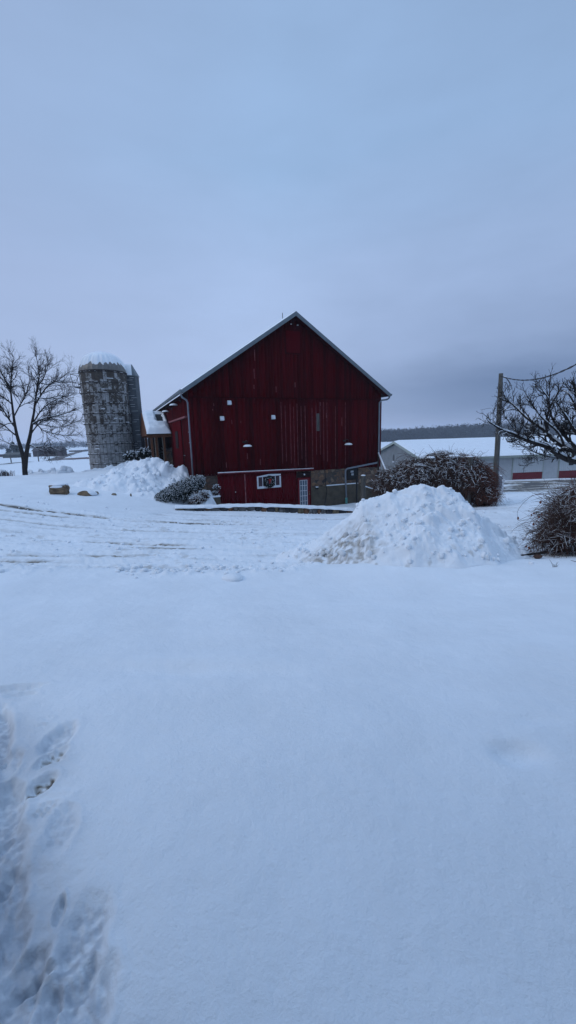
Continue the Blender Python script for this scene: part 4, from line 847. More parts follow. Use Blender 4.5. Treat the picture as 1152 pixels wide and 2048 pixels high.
M['deadheart'] = simple('dead_vine_litter', (.016, .010, .008), .95, .6, 25, bump=1, bd=.05)
# big thicket behind the heap
tk_, tb = vine_mass('vine_thicket', 'wide mound of tangled brown vines dusted with snow behind the tallest snow heap', [e_(785,975,20.5,.95,1.0,.95), e_(830,962,20.5,1.2,1.1,1.15), e_(880,953,20.5,1.2,1.2,1.3), e_(925,965,20.3,1.25,1.2,1.45), e_(962,990,20.1,.7,.9,.85)], 26000, 5, redx=(8.2, 11.5), snowf=.42, rad_=.008, L=(.25, .75), out=.02)
rs = np.random.RandomState(31); n = 500; P0 = np.stack([at(rs.uniform(935, 975), rs.uniform(930, 985), rs.uniform(19.5, 20.6)) for _ in range(n)]); pts = [P0]; dd = np.tile([.35, -.1, .15], (n, 1))+rs.randn(n, 3)*.25
for _ in range(7): dd = dd+np.array([.03, -.02, -.28])+rs.randn(n, 3)*.08; dd /= np.linalg.norm(dd, axis=1)[:, None]; pts.append(pts[-1]+dd*rs.uniform(.12, .19, n)[:, None])
P = np.stack(pts, 1); P[..., 2] = np.maximum(P[..., 2], HB(P[..., 0].ravel(), P[..., 1].ravel()).reshape(P.shape[:2])); V, q = tubes(P-tb, np.tile(np.linspace(.010, .004, 8), (n, 1)), 3); mesh_np('hanging_vine', V, q, M['twig2'], tk_, True)
n = 90; P0 = np.stack([at(rs.uniform(790, 960), rs.uniform(907, 935), rs.uniform(19.9, 20.9)) for _ in range(n)]); pts = [P0]; dd = np.tile([.1, -.1, .7], (n, 1))+rs.randn(n, 3)*.5
for _ in range(7): dd = dd+np.array([.0, 0, -.22])+rs.randn(n, 3)*.25; dd /= np.linalg.norm(dd, axis=1)[:, None]; pts.append(pts[-1]+dd*.09)
V, q = tubes(np.stack(pts, 1)-tb, np.tile(np.linspace(.008, .004, 8), (n, 1)), 3); mesh_np('loose_tendril', V, q, M['twig'], tk_, True)
for px, py, w_, h_ in ((840, 931, 1.1, .10), (905, 913, .9, .09), (862, 915, .5, .07), (935, 914, .4, .07)):
    b = MB(); b.blob((0, 0, 0), (w_*.42, .3, h_), int(px), .35, sub=3); b.build('snow_patch', M['snow'], tk_, True, loc=at(px, py, 20.2)-tb)
r = post(941, 914, 960, 19.6, .13, M['oldwood'], 'old post with a snow cap poking out of the vine thicket')
# handrail by the barn corner
for (x0, y0, Y0, x1, y1, Y1, lab) in ((757,908,27.6,772,944,24.5,'snow-topped handrail running down from the right corner of the barn'),):
    a_ = at(x0, y0, Y0); c_ = at(x1, y1, Y1); r = empty('handrail', (c_[0], c_[1], H(c_[0], c_[1]))); tag(r, lab, 'handrail'); o_ = np.array(r.location)
    b = MB(); b.tube([a_-o_, c_-o_], .05, 6); b.build('rail', M['darkwood'], r); b = MB(); b.tube([a_-o_+[0, 0, .07], c_-o_+[0, 0, .07]], .055, 8); b.build('rail_snow', M['snow'], r, True)
    b = MB(); b.box(-.05, -.05, -.2, .05, .05, c_[2]-o_[2]-.05); b.build('post', M['darkwood'], r); b = MB(); aa_ = a_-o_; b.box(aa_[0]-.05, aa_[1]-.05, -.3, aa_[0]+.05, aa_[1]+.05, aa_[2]-.05); b.build('post', M['darkwood'], r)
# right foreground shrub
sh_, sb = vine_mass('bramble_bush', 'arching bare bramble bush with curled dead leaves at the right edge', [e_(1184,1040,8.3,.76,.7,.86), e_(1115,1082,8.2,.34,.4,.38), e_(1245,1030,8.6,.9,.8,1.05)], 10500, 8, snowf=.75, rad_=.004, L=(.2, .75), out=.25, droop=.7, heart=.5)
rs = np.random.RandomState(41); n = 420; a_ = rs.uniform(0, 1, n); P0 = np.stack([at(1090+60*t+rs.randn()*18, 1085-55*t+rs.randn()*25, 8.2+rs.randn()*.25) for t in a_]); pts = [P0]; dd = np.tile([-.45, -.1, .75], (n, 1))+rs.randn(n, 3)*.55
for _ in range(9): dd = dd+np.array([-.05, 0, -.17])+rs.randn(n, 3)*.16; dd /= np.linalg.norm(dd, axis=1)[:, None]; pts.append(pts[-1]+dd*rs.uniform(.03, .085, n)[:, None])
P = np.stack(pts, 1); P[..., 2] = np.maximum(P[..., 2], HB(P[..., 0].ravel(), P[..., 1].ravel()).reshape(P.shape[:2])); V, q = tubes(P-sb, np.tile(np.linspace(.0048, .002, 10), (n, 1)), 3); mesh_np('arching_cane', V, q, M['twig'], sh_, True)
def cane(pxs, Y, r0=.005):
    pp = [at(x, y, Y)-sb for x, y in pxs]; pp = np.array(pp); t = np.linspace(0, len(pp)-1, 14); c = np.stack([np.interp(t, range(len(pp)), pp[:, k]) for k in range(3)], -1); c[1:-1] = (c[:-2]+c[1:-1]*2+c[2:])/4
    b = MB(); b.tube(list(c), list(np.linspace(r0, r0*.5, 14)), 5); b.build('arching_cane', M['twig'], sh_, True)
cane([(1140,1010),(1110,990),(1080,986),(1062,992),(1045,1007),(1034,1022),(1035,1034)], 8.0); cane([(1120,1060),(1085,1035),(1066,1022),(1078,1010),(1084,1002)], 8.0); cane([(1110,1005),(1090,990),(1070,988)], 8.1)
cane([(1075,1100),(1066,1075),(1063,1055),(1050,1078),(1036,1094)], 8.0); cane([(1130,1040),(1075,1022),(1060,1030),(1035,1042)], 8.1); cane([(1110,1085),(1070,1082),(1062,1078),(1045,1055)], 8.0); cane([(1070,1118),(1068,1104),(1066,1090),(1064,1085)], 8.0, .008)
for px, py, r_ in ((1036,1036,.030),(1081,1004,.034),(1063,1030,.022),(1068,1027,.02),(1078,1034,.026),(1084,1029,.024),(1067,1048,.03),(1046,1079,.02),(1052,1093,.022),(1058,1096,.03),(1073,1042,.02)):
    b = MB(); b.blob((0, 0, 0), (r_*.7, r_*.6, r_*1.1), int(px*7+py), .5, sub=2); b.build('curled_leaf', M['twig2'], sh_, loc=at(px, py, 7.95)-sb)
b = MB(); a_ = at(1030, 1119, 7.9); c_ = at(1175, 1121, 8.3)
a_[2] = H(a_[0], a_[1])+.045; c_[2] = H(c_[0], c_[1])+.08; b.tube([a_, (a_+c_)/2+[0, 0, .02], c_], [.018, .03, .035], 7); tag(b.build('fallen_branch', M['bark'], smooth=True), 'thin dark fallen branch lying on the snow under the bramble bush', 'branch')
b = MB(); p = at(1076, 1113, 7.7); b.blob((0, 0, 0), (.085, .07, .055), 4, .5, sub=2); tag(b.build('leaf_clump', M['twig'], loc=(p[0], p[1], H(p[0], p[1])+.04)), 'brown clump of dead leaves on the snow under the bramble', 'dead leaves')
# grass sprig in the lawn
p = at(1108, 1156, 6.7); g_ = H(p[0], p[1]); b = MB()
for x, y, z in ((-.12, 0, .15), (-.05, .01, .07), (.02, 0, .09), (.045, 0, .10), (.0, .01, .05), (-.03, .0, .06), (.07, 0, .05)): b.tube([(0+x*.25, y, -.02), (x*.6, y, z*.55), (x, y, z)], [.004, .003, .0015], 4)
tag(b.build('weed_sprig', M['twig'], loc=(p[0], p[1], g_)), 'tiny bare weed sprig poking through the lawn snow at the right', 'weed')
p = at(1148, 1143, 6.9); b = MB(); b.tube([(-.08, 0, .02), (0, 0, .0), (.08, 0, -.01)], [.004, .005, .005], 5); tag(b.build('twig', M['twig'], loc=(p[0], p[1], H(p[0], p[1])+.02)), 'short twig lying on the lawn snow at the right edge', 'twig')

# ------------------------------------------------------------------ rocks and logs on the left
p = at(119, 981, 20.5); g_ = H(p[0], p[1]); lg = empty('cut_log', (p[0], p[1], g_), .15); tag(lg, 'short thick split log with snow on top standing left of the snow heap', 'log')
nl_, na_ = 14, 28; V = []
rs = np.random.RandomState(3)
for i_ in range(nl_):
    x = -.40+.80*i_/(nl_-1)
    for j_ in range(na_):
        a = 2*PI*j_/na_; rr_ = .25*(1+.10*math.sin(3*a+1)+.07*math.sin(7*a+x*4)+.03*math.sin(13*a))*(1+.10*math.cos(x*5)*-1+.12*abs(x)); V.append((x+.02*math.sin(5*a), rr_*math.cos(a), .23+rr_*math.sin(a)*.98))
Fq = [(i_*na_+j_, i_*na_+(j_+1) % na_, (i_+1)*na_+(j_+1) % na_, (i_+1)*na_+j_) for i_ in range(nl_-1) for j_ in range(na_)]
b = MB(); b.add(V, Fq); b.add([V[k] for k in range(na_)], [tuple(range(na_))]); b.add([V[(nl_-1)*na_+k] for k in range(na_)], [tuple(range(na_))[::-1]]); M['log'] = simple('split_log_wood', (.17, .12, .075), .9, .7, 4, stretch=(1, 3, 3), bump=.8, bd=.04); b.build('trunk_piece', M['log'], lg, True)
b = MB(); b.blob((0, .03, .49), (.42, .24, .09), 7, .22, sub=3); b.build('snow_cap', M['snow'], lg, True)
b = MB(); b.blob((-.05, -.235, .40), (.30, .035, .055), 8, .5, sub=3); b.build('snow_patch', M['snow'], lg, True)
for px, py, Y, r3, sd, mt, lab, cap in [(170, 987, 20.6, (.42, .25, .16), 3, 'log', 'half buried brown log under snow between the cut log and the heap', (.46, .30, .15)), (193, 986, 21, (.12, .12, .12), 4, 'rock', 'small brown stone just right of the half buried log', None), (228, 992, 21.2, (.13, .1, .08), 5, 'rock', 'small grey stone half buried left of the juniper bush', None), (262, 993, 21.5, (.05, .05, .12), 6, 'rock', 'upright stone chip poking from the snow next to the juniper', None)]:
    p = at(px, py, Y); g_ = H(p[0], p[1]); r = empty('half_buried_log' if mt == 'log' else 'field_stone', (p[0], p[1], g_)); tag(r, lab, 'log' if mt == 'log' else 'stone')
    b = MB(); b.blob((0, 0, r3[2]*.3), r3, sd, .25, sub=3); b.build('wood' if mt == 'log' else 'stone', M[mt], r, True)
    if cap: b = MB(); b.blob((.12, .10, r3[2]*.35+.03), cap, sd+20, .3, sub=3); b.build('snow_cap', M['snow'], r, True)

# ------------------------------------------------------------------ utility pole and cable
pb = at(989.5, 983, 28.); pt = at(999, 747, 28.); g_ = H(pb[0], pb[1]); pole = empty('utility_pole', (pb[0], pb[1], g_)); tag(pole, 'tall weathered wooden utility pole with a grey meter box', 'utility pole'); po = np.array(pole.location)
b = MB(); tp = pt-po; tp[0] = tp[0]*.6; b.tube([(0, 0, -.3), tp*.33, tp*.66, tp], [.165, .155, .145, .135], 14); b.build('pole_shaft', M['oldwood'], pole, True)
b = MB(); b.tube([(.19, -.02, 0), (tp[0]*.5+.175, -.02, tp[2]*.5), (tp[0]+.155, -.02, tp[2]*.93)], .028, 6); b.build('conduit', M['pipe'], pole, True)
mz = at(995, 976, 27.9)[2]-po[2]-.25; b = MB(); b.box(.13, -.22, mz+.25, .36, -.02, mz+1.10); b.box(.36, -.16, mz+.35, .42, -.06, mz+.95); mb_ = b.build('meter_box', M['pipe'], pole)
b = MB(); b.tube([(.44, -.25, mz+.80), (.44, -.08, mz+.80)], .10, 14); b.box(.38, -.2, mz-.2, .5, -.06, mz+.72); b.build('meter', M['white'], mb_, True)
b = MB(); b.blob((.25, -.12, mz+1.13), (.13, .12, .05), 2, .2); b.build('snow_cap', M['snow'], mb_, True)
b = MB(); b.tube([(tp[0]+.13, -.1, tp[2]-.22), (tp[0]+.30, -.12, tp[2]-.22)], .035, 6); b.build('insulator', M['white'], pole)
b = MB()
ax = tp[0]+.15; az = tp[2]
loops = [[(ax, -.1, az-.28), (ax+.25, -.1, az-.35), (ax+.55, -.1, az-.75), (ax+.62, -.1, az-1.05), (ax+.45, -.1, az-1.15), (ax+.30, -.1, az-.8)], [(ax+.05, -.1, az-.6), (ax+.2, -.1, az-.58), (ax+.35, -.1, az-.85), (ax+.48, -.1, az-1.2), (ax+.4, -.1, az-1.35), (ax+.3, -.1, az-1.0)], [(ax+.15, -.1, az-.3), (ax+.4, -.1, az-.6), (ax+.5, -.1, az-.95), (ax+.35, -.1, az-1.1)]]
for lp in loops:
    lp = np.array(lp); t = np.linspace(0, len(lp)-1, 18); c = np.stack([np.interp(t, range(len(lp)), lp[:, k]) for k in range(3)], -1)
    for _ in range(3): c[1:-1] = (c[:-2]+c[1:-1]*2+c[2:])/4
    b = MB(); b.tube(list(c), .018, 5); b.build('drip_loop', M['black'], pole, True)
ca_ = at(1001, 752, 27.9); cb_ = at(1152, 729, 15.); cc_ = at(1060, 760, 21.5)
t = np.linspace(0, 1.8, 90); u1 = (cc_-ca_); 
def quad(t):  # through ca_ at 0, cc_ at .5, cb_ at 1
    return ca_*(2*(t-.5)*(t-1))+cc_*(-4*t*(t-1))+cb_*(2*t*(t-.5))
b = MB(); pts_ = [quad(x) for x in t if x <= 1.4]
b.tube([p+np.array([0, .012*math.cos(k*.9), .022*math.sin(k*.9)]) for k, p in enumerate(pts_)], .020, 5); b.tube([p+np.array([0, -.012*math.cos(k*.9), -.022*math.sin(k*.9)]) for k, p in enumerate(pts_)], .016, 5)
tag(b.build('overhead_cable', M['black'], smooth=True), 'twisted black overhead cable sagging right from the utility pole', 'cable')

# ------------------------------------------------------------------ long white shed
SA_ = math.radians(7.); SC = at(845.5, 917.4, 50.); sx_ = np.array([math.cos(SA_), math.sin(SA_), 0]); sy_ = np.array([-math.sin(SA_), math.cos(SA_), 0]); SZ = SC[2]-3.15
so_ = np.array([SC[0], SC[1], SZ]); shed = empty('long_shed', so_, SA_); tag(shed, 'long low white shed with red wainscot, garage doors and a snowy roof', 'shed')
SD, SLN, SH = 15., 62., 3.15
def Q(px, py, off=0.):
    d = ray(px, py); t = ((so_+sy_*off-O3)@sy_)/(d@sy_); p = O3+d*t-so_; return float(p@sx_), float(p[2])
def Qg(px, py, off=0.):
    d = ray(px, py); t = ((so_+sx_*off-O3)@sx_)/(d@sx_); p = O3+d*t-so_; return float(p@sy_), float(p[2])
rgy, rgz = Qg(793.6, 884.5, 0); print('shed ridge', rgy, rgz); SD = 2*rgy
def ribbed():
    n = N('white_ribbed_steel'); co = n.coord('Object'); wv = n.n('TexWave', wave_type='BANDS', bands_direction='X'); wv.inputs['Scale'].default_value = 1.1; wv.inputs['Distortion'].default_value = 0; n.l(co, wv.inputs['Vector'])
    f = n.noise(co, .8, 4); c = n.ramp(f, [(.3, (.40, .43, .45)), (.7, (.47, .50, .52))]); r = n.ramp(wv.outputs['Fac'], [(.0, (.86, .86, .86)), (.25, (1, 1, 1))]); c = n.mix(1., c, r, 'MULTIPLY'); n.set(Base_Color=c, Roughness=.5); n.bump(wv.outputs['Fac'], .4, .03); return n.m
M['rib'] = ribbed(); M['shedred'] = simple('shed_red_steel', (.13, .010, .016), .55, .2, 4); M['shedtrim'] = simple('pale_green_trim', (.30, .34, .31), .6, .1, 3); M['gablegrey'] = simple('grey_gable_render', (.185, .20, .21), .9, .14, .9)
q1 = Q(1027, 944.5); q2 = Q(1084, 944.5); d1a = Q(987, 921, -.05); d1b = Q(1024, 960); d2a = Q(1087, 919); d2b = Q(1116.5, 954); wh = .88
doors = [(d1a[0], d1b[0]), (d2a[0], d2b[0]), (d2b[0]+6.3, d2b[0]+9.3), (d2b[0]+17, d2b[0]+20)]
dz_ = SH-.33
b = MB(); x = 0
prev = 0
for (xa, xb) in doors+[(SLN, SLN)]:
    w_ = MB(); w_.box(prev, 0, wh, xa, .2, SH); w_.box(prev+.0, .0, -.6, xa, .2, wh-.001) if prev == 0 and False else None; w_.build('wall_panel', M['rib'], shed)
    w_ = MB(); w_.box(prev, -.02, -.6, xa, .2, wh-.002); w_.build('wainscot', M['shedred'], shed)
    if xa < SLN:
        w_ = MB(); w_.box(xa+.0, .02, dz_, xb-.0, .2, SH); w_.build('wall_panel', M['rib'], shed)
        dd = MB(); 
        for k in range(4): dd.box(xa+.1, .08, k*dz_/4-.0, xb-.1, .14, (k+1)*dz_/4-.02)
        dd.box(xa+.1, .1, -.6, xb-.1, .16, dz_-.02)
        do = dd.build('garage_door', simple('garage_door_white', (.40, .42, .44), .6, .08, 2) if xa == doors[0][0] else bpy.data.materials['garage_door_white'], shed)
        fr = MB(); fr.box(xa, -.03, -.6, xa+.1, .17, dz_); fr.box(xb-.1, -.03, -.6, xb, .17, dz_); fr.box(xa, -.032, dz_, xb, .018, dz_+.1); fr.build('door_frame', M['shedtrim'], do)
    prev = xb
b = MB(); b.prism([(0, 0, -.8), (0, SD, -.8), (0, SD, SH), (0, rgy, rgz-.2), (0, 0, SH)], (.2, 0, 0)); b.v = [(v[0]-.02, v[1]+(.001 if v[1] == 0 else 0), v[2]) for v in b.v]; gw = b.build('gable_wall', M['gablegrey'], shed)
b = MB(); b.box(-.05, .3, -.8, -.021, SD-.3, .62); b.build('base_band', simple('dark_base_block', (.07, .065, .06), .9, .3, 3), gw)
b = MB(); b.box(-.05, .0, .9, -.021, .7, SH-.35); b.build('corner_red_panel', M['shedred'], gw)
ly, lz = Qg(787.5, 923.5, -.1); b = MB(); b.blob((-.18, ly, lz), (.14, .16, .14), 1, .1); b.box(-.14, ly-.1, lz-.1, -.02, ly+.1, lz+.1); b.build('wall_lamp', M['white'], gw, True)
b = MB(); b.blob((-.021, ly+.3, lz+.45), (.012, .35, .65), 4, .4, sub=3); b.build('soot_stain', simple('soot', (.075, .08, .085), .95), gw, True)
b = MB(); b.box(0, SD-.2, -.8, SLN, SD, SH); b.box(SLN-.2, .21, -.8, SLN, SD-.21, SH); b.build('rear_wall', M['rib'], shed)
rl = (rgz-SH)/rgy
b = MB(); ov = .45
b.prism([(-ov, -ov, SH-ov*rl+.02), (-ov, rgy, rgz+.02), (-ov, rgy, rgz+.14), (-ov, -ov, SH-ov*rl+.14)], (SLN+2*ov, 0, 0)); b.prism([(-ov, SD+ov, SH-ov*rl+.02), (-ov, SD+ov, SH-ov*rl+.14), (-ov, rgy+.001, rgz+.14), (-ov, rgy+.001, rgz+.02)], (SLN+2*ov, 0, 0)); rr_ = b.build('roof', M['shedtrim'], shed)
b = MB(); b.box(-ov-.02, -ov-.05, SH-ov*rl-.16, SLN+ov, -ov-.001, SH-ov*rl+.12); b.prism([(-ov-.04, -ov, SH-ov*rl-.2), (-ov-.04, rgy, rgz-.2), (-ov-.04, rgy, rgz+.1), (-ov-.04, -ov, SH-ov*rl+.1)], (.039, 0, 0)); b.prism([(-ov-.04, SD+ov, SH-ov*rl-.2), (-ov-.04, SD+ov, SH-ov*rl+.1), (-ov-.04, rgy, rgz+.1), (-ov-.04, rgy, rgz-.2)], (.039, 0, 0)); b.build('fascia', M['shedtrim'], rr_)
for ya, yb in ((-ov-.03, rgy), (rgy, SD+ov)):
    ns, nd = 90, 24; X, Y = np.meshgrid(np.linspace(-ov, SLN+ov, ns), np.linspace(ya, yb, nd)); e = np.minimum(np.minimum(X+ov, SLN+ov-X), np.abs(Y-(ya if ya < 0 else yb))); Z = np.where(Y < rgy, SH+Y*rl, rgz-(Y-rgy)*rl)+.145+.17*np.clip(e/.15, 0, 1)**.5*(1+.12*fbm(X*.3, Y*.5, 2, 4))
    i = np.arange(nd-1)[:, None]; j = np.arange(ns-1)[None, :]; mesh_np('roof_snow', np.stack([X, Y, Z], -1).reshape(-1, 3), np.stack([i*ns+j, i*ns+j+1, (i+1)*ns+j+1, (i+1)*ns+j], -1).reshape(-1, 4), M['snow'], rr_, True)
wq = Q(1142, 925); b = MB(); b.box(wq[0]-.3, -.12, wq[1]-.35, wq[0]+.3, -.001, wq[1]+.35); b.build('wall_box', M['black'], shed)
# second roof glimpsed behind the barn corner
q = at(766, 893, 76.); r = empty('rear_shed', (q[0]-9, q[1], -6.3), SA_); tag(r, 'low snow-roofed shed glimpsed between the barn corner and the grey gable', 'shed'); hh = q[2]+6.3
b = MB(); b.box(-10, -4, -.5, 11, 4, hh-1.0); b.build('wall', M['rib'], r)
b = MB(); b.prism([(-10.3, -4.4, hh-1.1), (-10.3, 4.4, hh-1.1), (-10.3, 0, hh)], (21.6, 0, 0)); b.build('roof_snow', M['snow'], r)

# ------------------------------------------------------------------ trees
def limb(P, r0, r1, K=14):
    P = np.array(P); t = np.linspace(0, len(P)-1, K); c = np.stack([np.interp(t, range(len(P)), P[:, k]) for k in range(3)], -1)
    c[1:-1] = (c[:-2]+2*c[1:-1]+c[2:])/4; return c, np.linspace(r0, r1, K)
def spawn(rs, parents, n, Lr, ang, K, trop, wig, r_scale, rmin, tmin=.2, up=0., flat=0.):
    """children of parent curves; returns list of (pts, radii)"""
    out = []
    lens = np.array([np.linalg.norm(np.diff(p, axis=0), axis=1).sum() for p, _ in parents]); pr = lens/lens.sum(); cnt = rs.multinomial(n, pr)
    for (p, r), c in zip(parents, cnt):
        for _ in range(c):
            t = tmin+(1-tmin)*rs.rand()**.85; x = t*(len(p)-1); i_ = min(int(x), len(p)-2); f = x-i_; pos = p[i_]*(1-f)+p[i_+1]*f; rr = r[i_]*(1-f)+r[i_+1]*f
            d = p[i_+1]-p[i_]; d /= np.linalg.norm(d)+1e-9; v = rs.randn(3); v -= v@d*d; v[1] *= (1-flat); v /= np.linalg.norm(v)+1e-9; a = ang*rs.uniform(.6, 1.35); d = d*math.cos(a)+v*math.sin(a); d[2] += up; d /= np.linalg.norm(d)
            L = rs.uniform(*Lr)*(1.15-.6*t); st = L/(K-1); q = [pos]
            for k in range(K-1):
                d = d+rs.randn(3)*wig+np.array([0, 0, trop]); d /= np.linalg.norm(d); q.append(q[-1]+d*st)
            r1 = max(rmin, min(rr*.8, rr*r_scale+rmin)); out.append((np.array(q), np.linspace(r1, max(rmin*.6, r1*.35), K)))
    return out
def build_curves(name, cs, mat, parent, base, n=4):
    b = Batch()
    for K in sorted(set(len(c[0]) for c in cs)):
        s_ = [c for c in cs if len(c[0]) == K]; b.add(*tubes(np.stack([c[0] for c in s_])-base, np.stack([c[1] for c in s_]), n))
    return b.build(name, mat, parent)
def snow_on(cs, base, parent, thr=.75, minr=.006, k=1., name='branch_snow', keep=1., rs=np.random.RandomState(1)):
    sel = []
    for p, r in cs:
        if rs.rand() > keep: continue
        d = np.diff(p, axis=0); d /= np.linalg.norm(d, axis=1)[:, None]+1e-9; fl = np.concatenate([np.abs(d[:, 2]), [abs(d[-1, 2])]])
        w_ = np.clip((thr-fl)/.25, 0, 1)*(r > minr); 
        if w_.max() <= 0: continue
        rr = r*k*w_*.85*rs.uniform(.7, 1.1, len(r)); sel.append((p+np.stack([0*r, 0*r, r*.75+rr*.25*w_-r*.9*(1-w_)], -1), np.maximum(rr, .0003)))
    if sel: build_curves(name, sel, M['snow'], parent, base, 5)
# left tree by the field
def Lp(pts, Y, dy=0): return [at(x, y, Y+dy*k/(len(pts)-1)) for k, (x, y) in enumerate(pts)]
Y0 = 31.
tb_ = at(49.5, 944, Y0); gz2 = H(tb_[0], tb_[1]); lt = empty('bare_tree', (tb_[0], tb_[1], gz2)); tag(lt, 'bare spreading tree with a forked trunk in the snowy field left of the silo', 'tree'); base = np.array(lt.location)
trunk = [limb([tb_-[0, 0, .5]]+Lp([(49.5,941),(49,930),(47,915),(43,900),(38,885),(33,868),(28,840),(25,815)], Y0), .20, .075, 16), limb(Lp([(49.5,938),(51,925),(53,905),(57,885),(61,868),(64,845),(68,825)], Y0), .19, .075, 14)]
lim = [limb(Lp([(25,815),(22,790),(21,770),(24,745),(26,722),(27,712)], Y0, -.5), .08, .012), limb(Lp([(68,825),(70,805),(73,785),(76,765),(80,742),(73,718),(70,705)], Y0, .4), .085, .012),
       limb(Lp([(31,855),(20,842),(8,822),(-5,805),(-25,790)], Y0, .8), .075, .012), limb(Lp([(34,872),(24,865),(8,850),(-10,842),(-30,840)], Y0, -1.), .06, .012), limb(Lp([(63,850),(75,842),(95,835),(115,831),(140,824),(165,815)], Y0, -.6), .07, .01),
       limb(Lp([(60,872),(68,858),(85,840),(105,838),(130,842),(158,842)], Y0, 1.), .055, .01), limb(Lp([(57,888),(70,895),(88,892),(110,897),(125,903)], Y0, -.8), .05, .01), limb(Lp([(70,810),(85,785),(98,768),(118,760),(140,770)], Y0, 1.2), .06, .01),
       limb(Lp([(74,775),(88,755),(95,735),(100,722)], Y0, -.6), .045, .01), limb(Lp([(22,785),(10,760),(2,745),(-6,730)], Y0, .6), .05, .01), limb(Lp([(27,835),(40,810),(52,790),(60,760),(56,735)], Y0, -1.2), .055, .01),
       limb(Lp([(66,838),(85,862),(110,868),(135,872),(155,870)], Y0, -.8), .045, .01), limb(Lp([(25,810),(15,800),(0,790),(-15,770)], Y0, -.8), .05, .01), limb(Lp([(40,892),(25,890),(5,880),(-15,878)], Y0, .8), .04, .01), limb(Lp([(66,848),(90,850),(118,856),(142,848),(160,840)], Y0, .3), .04, .008), limb(Lp([(72,795),(95,798),(120,790),(150,796)], Y0, -.5), .04, .008), limb(Lp([(29,845),(12,848),(-8,862),(-22,868)], Y0, .2), .04, .008), limb(Lp([(76,765),(100,770),(125,755),(140,742)], Y0, .5), .035, .008),limb(Lp([(65,848),(82,820),(100,805),(122,795),(146,790)], Y0, .8), .055, .01)]
rs = np.random.RandomState(77)
l2 = spawn(rs, lim, 290, (.8, 2.1), .6, 9, -.004, .17, .42, .008, .15, .15)
l3 = spawn(rs, lim+l2*2, 2000, (.35, 1.0), .65, 6, .005, .18, .45, .006, .15, .15)
l4 = spawn(rs, l2+l3, 3800, (.18, .5), .6, 4, .03, .14, .5, .0048, .2, .15)
build_curves('trunk', trunk, M['bark'], lt, base, 10); build_curves('limbs', lim, M['bark'], lt, base, 6); cr = build_curves('crown', l2+l3+l4, M['bark'], lt, base, 3)
snow_on(lim+l2, base, lt, .7, .012, .8)
# a second tree standing mostly outside the left edge
p = at(-95, 940, 29.); g_ = H(p[0], p[1]); ft = empty('bare_tree', (p[0], p[1], g_)); tag(ft, 'bare tree outside the left edge with only its high twigs reaching into view', 'tree'); base = np.array(ft.location)
tr_ = [limb([base-[0, 0, .5], base+[0, 0, 2.5], base+[.2, .1, 5], base+[.3, .2, 7.4]], .24, .07)]
li_ = [limb([base+np.array([.1, 0, z]), base+np.array([x*.5, y*.5, z+dz_*.45]), base+np.array([x, y, z+dz_])], .08, .012) for z, x, y, dz_ in ((3, -3, 1, 3.4), (3.6, 2.6, -.8, 3.2), (4.5, 2.9, .4, 3.4), (5, -2.4, -1, 3.6), (6, 1.6, .8, 3), (2.6, 1.9, 1.2, 2.2), (7, -.5, .1, 2.4), (5.2, 2.5, .0, 4.2))]
rs = np.random.RandomState(5); a2 = spawn(rs, li_, 80, (.8, 2.), .55, 8, .03, .13, .55, .011, .15, .2); a3 = spawn(rs, a2+li_, 420, (.4, 1.), .6, 6, .03, .14, .5, .008, .15, .2); a4 = spawn(rs, a3+a2, 1000, (.2, .5), .6, 4, .04, .14, .5, .0062, .15, .2)
build_curves('trunk', tr_, M['bark'], ft, base, 10); build_curves('limbs', li_, M['bark'], ft, base, 6); build_curves('crown', a2+a3+a4, M['bark'], ft, base, 3)
